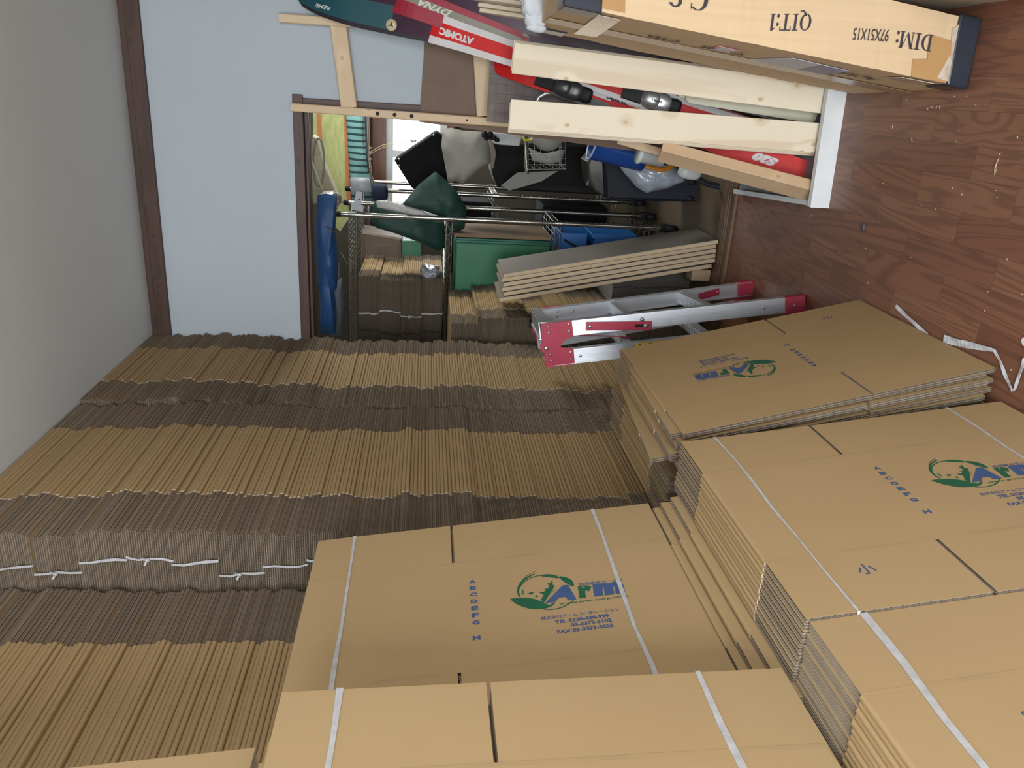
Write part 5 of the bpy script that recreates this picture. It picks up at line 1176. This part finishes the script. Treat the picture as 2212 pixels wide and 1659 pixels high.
b = MB(); b.tube([W(794, 225, Y=4.55), W(797, 330, Y=4.55), W(802, 380, Y=4.55), W(822, 430, Y=4.55)], 0.0045, 6); b.build('rod', mat('rod_bronze', (0.22, 0.15, 0.07), 0.35, 0.4), rk)
b = MB(); b.tube([W(789, 225, Y=4.58), W(793, 330, Y=4.58), W(797, 372, Y=4.58)], 0.006, 6); b.build('rod', DRK, rk)
for y in (318, 330, 342, 360): b = MB(); b.tube([W(797, y, Y=4.54), W(802, y, Y=4.53), W(802, y + 3, Y=4.53), W(797, y + 3, Y=4.54)], 0.0018, 5); b.build('rod_guide', mat('rod_gold', (0.55, 0.45, 0.25), 0.3, 0.6), rk)
for k, (xe, ye) in enumerate(((896, 302), (892, 306))):
    b = MB(); b.tube([W(800, 328 + 4 * k, Y=4.52), W(825, 314 + 5 * k, Y=4.52), W(860, 306 + 4 * k, Y=4.52), W(xe, ye, Y=4.52)], 0.0016, 5); b.build('rod_line', mat('rod_gold', (0.55, 0.45, 0.25), 0.3, 0.6), rk)
b = MB(); p = W(893, 304, Y=4.52); b.blob(p, (0.005, 0, 0), (0, 0.005, 0), (0, 0, 0.018), 0.8, nu=10, nv=6); b.build('rod_tip', STEEL, rk)
# racket-like hoop and straw panels at the far upper left
STW = mat('straw_panel', (0.50, 0.45, 0.31), 0.8, col2=(0.40, 0.35, 0.23), nscale=60, stretch=(1, 1, 0.1))
rp = thing('straw_basket', 'pale woven basket with a hooped handle beside the top of the door casing', 'basket', (-0.5, 4.2, 1.72))
b = MB(); b.prism(ppoly([(675, 293), (684, 298), (698, 350), (727, 420), (700, 440), (672, 440), (672, 330)], 4.20), (0, 0.10, 0), bev=0.006); b.build('basket_side', STW, rp)
b = MB(); b.tube([W(672, 345, Y=4.12), W(700, 418, Y=4.12)], 0.004, 6); b.build('rim', mat('white_edging', (0.62, 0.58, 0.45), 0.6), rp)
b = MB(); b.tube([W(688 + 12 * math.cos(a_ / 18 * math.pi * 2), 350 + 52 * math.sin(a_ / 18 * math.pi * 2), Y=4.13) for a_ in range(19)], 0.0055, 8); b.build('hoop', mat('grey_hoop', (0.26, 0.24, 0.19), 0.6), rp)
# blue bag hanging at the end of the rack
BLB = mat('blue_nylon', (0.010, 0.065, 0.20), 0.55, col2=(0.008, 0.045, 0.14), nscale=5, bump=0.4, bscale=16)
hb = cloth_px('blue_bag', 'blue nylon bag hanging beside the door casing at the end of the rack', 'bag', [(686, 421), (705, 418), (728, 424), (724, 500), (732, 560), (728, 620), (712, 650), (727, 690), (724, 722), (692, 722), (690, 640), (682, 560), (682, 480)], 3.66, 0.14, BLB, 3, 0.030, 7)
cloth_px('grey_sack', 'grey cloth sack behind the lower end of the hanging blue bag', 'bag', [(712, 620), (738, 600), (742, 660), (738, 724), (715, 724), (700, 690)], 3.80, 0.10, mat('grey_blue_cloth', (0.11, 0.13, 0.15), 0.8), 8, 0.010, 8)
cloth_px('foil_pack', 'silver foil pack at the top of the blue bag', 'packet', [(690, 420), (702, 412), (722, 411), (736, 420), (740, 436), (728, 452), (708, 440)], 3.72, 0.10, mat('silver_foil', (0.50, 0.50, 0.47), 0.22, 0.7, bump=0.6, bscale=40), 2, 0.010, 24)
for (p, q) in (((706, 490), (722, 500)), ((735, 546), (750, 572))):
    b = MB(); b.tube([W(*p, Y=3.60), W(*q, Y=3.62)], 0.004, 6); tag(b.build('metal_buckle', CHR), 'small metal buckle on a strap of the blue bag, %s' % ('upper' if p[1] < 500 else 'lower'), 'buckle')
b = MB(); b.tube([W(724, 540, Y=3.88), W(732, 570, Y=3.88), W(732, 610, Y=3.88), W(736, 660, Y=3.88), W(734, 722, Y=3.88)], 0.0025, 5); tag(b.build('grey_cable', mat('grey_cable', (0.22, 0.22, 0.21), 0.5)), 'thin grey cable hanging down the front of the rack', 'cable')
# funnel-like white cup and tag on the rack
b = MB(); b.lathe(W(802, 399, Y=3.96) , (W(768, 402, Y=3.96) - W(802, 399, Y=3.96)), [(0.030, 0.0), (0.034, 0.002), (0.044, 0.095), (0.041, 0.095), (0.030, 0.004)], 20); tag(b.build('white_cup', mat('grey_white_cup', (0.30, 0.31, 0.32), 0.5)), 'greyish white cup hooked on the top of the wire rack', 'cup')
b = MB(); b.prism(ppoly([(770, 413), (783, 416), (779, 455), (760, 452)], 3.90), (0, 0.004, 0), bev=0.001); b.prism(ppoly([(759, 438), (785, 444), (784, 458), (758, 452)], 3.898), (0, 0.004, 0), bev=0.001)
tg = tag(b.build('white_tag', mat('tag_white', (0.34, 0.36, 0.38), 0.5)), 'pale tag with a small hole hanging below the greyish cup', 'tag')
b = MB(); p = W(776, 431, Y=3.899); b.lathe(p, (0, -1, 0), [(0.004, 0), (0, 0.0006)], 10, ref=(1, 0, 0)); b.build('tag_hole', HOLE, tg)
for i, (x, y, w_) in enumerate(((810, 402, 8), (806, 440, 10))):
    b = MB(); b.blob(W(x + 10, y + 14, Y=4.40), (0.05, 0, 0), (0, 0.04, 0), (0, 0, 0.045), 0.7, nz=0.006, nf=20, seed=i); tag(b.build('dark_pouch', DBL), 'dark navy pouch on the rack, %s of two' % ('right' if i == 0 else 'left'), 'pouch')
# ---------------------------------------------------------------- floor: tape and crumbs
TP = mat('milky_tape', (0.62, 0.64, 0.68), 0.25, col2=(0.46, 0.48, 0.53), nscale=30)
def floor_tape(label, pts, ws, lift=None):
    P = []
    for i, (x, y) in enumerate(pts):
        p = W(x, y, Z=0.004); P.append(p + Vector((0, 0, (lift[i] if lift else 0))))
    Q = []; Wd = []; S = []
    for i in range(len(P) - 1):
        for k in range(4):
            Q.append(P[i].lerp(P[i + 1], k / 4)); Wd.append(ws[i] + (ws[i + 1] - ws[i]) * k / 4)
    Q.append(P[-1]); Wd.append(ws[-1])
    for i in range(len(Q)):
        d = (Q[min(i + 1, len(Q) - 1)] - Q[max(i - 1, 0)]).normalized(); s = d.cross(Vector((0, 0, 1))); s = s + Vector((0, 0, 0.25 * math.sin(i * 0.9))); S.append(s)
    b = MB(); b.ribbon(Q, S, Wd, 0.0008); return tag(b.build('plastic_tape', TP), label, 'plastic tape')
floor_tape('straight strip of white plastic tape on the floor, farther one beside the leaning boxes', [(1935, 661), (1955, 680), (1982, 705), (2004, 722)], [0.010, 0.011, 0.010, 0.006])
floor_tape('long bent strip of white tape by the floor corner of the leaning boxes', [(2038, 731), (2060, 738), (2090, 745), (2125, 752), (2148, 757), (2160, 780), (2172, 812), (2186, 844), (2192, 840), (2203, 806), (2215, 775)], [0.018, 0.018, 0.017, 0.012, 0.007, 0.007, 0.009, 0.006, 0.006, 0.009, 0.012])
b = MB(); p = W(1866, 490, Z=0.0); b.blob(p + Vector((0, 0, 0.003)), (0.012, 0.004, 0), (-0.003, 0.008, 0), (0, 0, 0.0035), 0.8, nz=0.001, nf=90, nu=16, nv=8)
tag(b.build('dark_crumb', mat('dark_glossy_lump', (0.02, 0.03, 0.05), 0.2, col2=(0.10, 0.12, 0.14), nscale=200)), 'small dark shiny lump lying on the floor in front of the white tray', 'crumb')
CRM = mat('pale_wood_splinter', (0.62, 0.50, 0.33), 0.7); GL = 'splinters on the floor'
def splinter(px, py, L, ang, w=0.0016, lab='tiny pale wood splinter lying loose on the floor boards', g=GL):
    p = W(px, py, Z=0.0012); d = Vector((math.cos(ang), math.sin(ang), 0)) * L / 2
    b = MB(); b.beam(p - d, p + d + Vector((0, 0, 0.0006)), d.cross(Vector((0, 0, 1))), w, 0.0014); return tag(b.build('wood_splinter', CRM), lab, 'splinter', g)
r = random.Random(5)
SPL = [(1875, 611), (2134, 630), (1968, 556), (2127, 671), (1870, 537), (2184, 799), (2004, 235), (2012, 231), (2023, 231), (2062, 208), (2108, 228), (2160, 332), (2066, 306), (1908, 396), (1888, 407), (2078, 420), (2058, 406), (2152, 412), (1990, 444), (1823, 432), (1752, 466), (2154, 426), (2208, 636), (1958, 216), (1783, 547), (2021, 452), (1633, 482), (2088, 208), (1812, 546), (1750, 470), (2198, 297), (2176, 560), (1849, 530)]
SPL = sorted(set(SPL), key=lambda q: (W(q[0], q[1], Z=0) - Vector((-0.11, 2.43, 0))).length)
NUM = ORD[1:] + ['%s-%s' % (t_, o_) for t_ in ('twenty', 'thirty') for o_ in ('first', 'second', 'third', 'fourth', 'fifth', 'sixth', 'seventh', 'eighth', 'ninth')][5:9] + ['thirtieth'] + ['thirty-' + o_ for o_ in ('first', 'second', 'third', 'fourth', 'fifth', 'sixth', 'seventh', 'eighth', 'ninth')]
for i, (x, y) in enumerate(SPL):
    splinter(x, y, r.uniform(0.002, 0.005), r.uniform(0, 3.1), r.uniform(0.001, 0.0022), 'tiny pale wood splinter on the floor, %s nearest to the white tray' % NUM[i] if i else 'tiny pale wood splinter on the floor, the nearest to the white tray')
for (x, y, L_, an, lb_) in ((1970, 303, 0.012, 0.5, 'short pale splinter on the bare floor, below the curled one'), (1928, 274, 0.010, 0.4, 'short pale splinter on the floor right of the white tray'), (2030, 232, 0.009, 0.5, 'short pale splinter on the floor beside the foot of the tall carton')): splinter(x, y, L_, an, lab=lb_)
b = MB(); pts = [W(2158, 340, Z=0.004), W(2153, 352, Z=0.003), W(2149, 365, Z=0.002), W(2148, 378, Z=0.001)]; b.tube(pts, [0.0005, 0.0012, 0.0014, 0.0006], 6); pts = [W(2154, 362, Z=0.004), W(2148, 377, Z=0.001)]; b.tube(pts, [0.0005, 0.001], 6)
tag(b.build('wood_curl', CRM), 'longer forked pale splinter in the middle of the bare floor', 'splinter')
for (x, y, s) in ((1821, 229, 0.007), (1813, 253, 0.004)):
    b = MB(); b.blob(W(x, y, Z=0.002), (0.0015, 0, 0), (0, s, 0), (0, 0, 0.002), 0.8, nu=10, nv=6); tag(b.build('paint_chip', WHP), 'white chip on the floor in front of the tray, %s of two' % ('larger' if s > 0.005 else 'smaller'), 'chip')
b = MB(); q = [W(2206, 734, Z=0.001), W(2214, 727, Z=0.001), W(2216, 742, Z=0.001), W(2210, 748, Z=0.001)]; b.prism(q, (0, 0, 0.0008)); tag(b.build('paper_scrap', WHP), 'small white paper scrap on the floor at the right edge, by the bent tape', 'scrap')
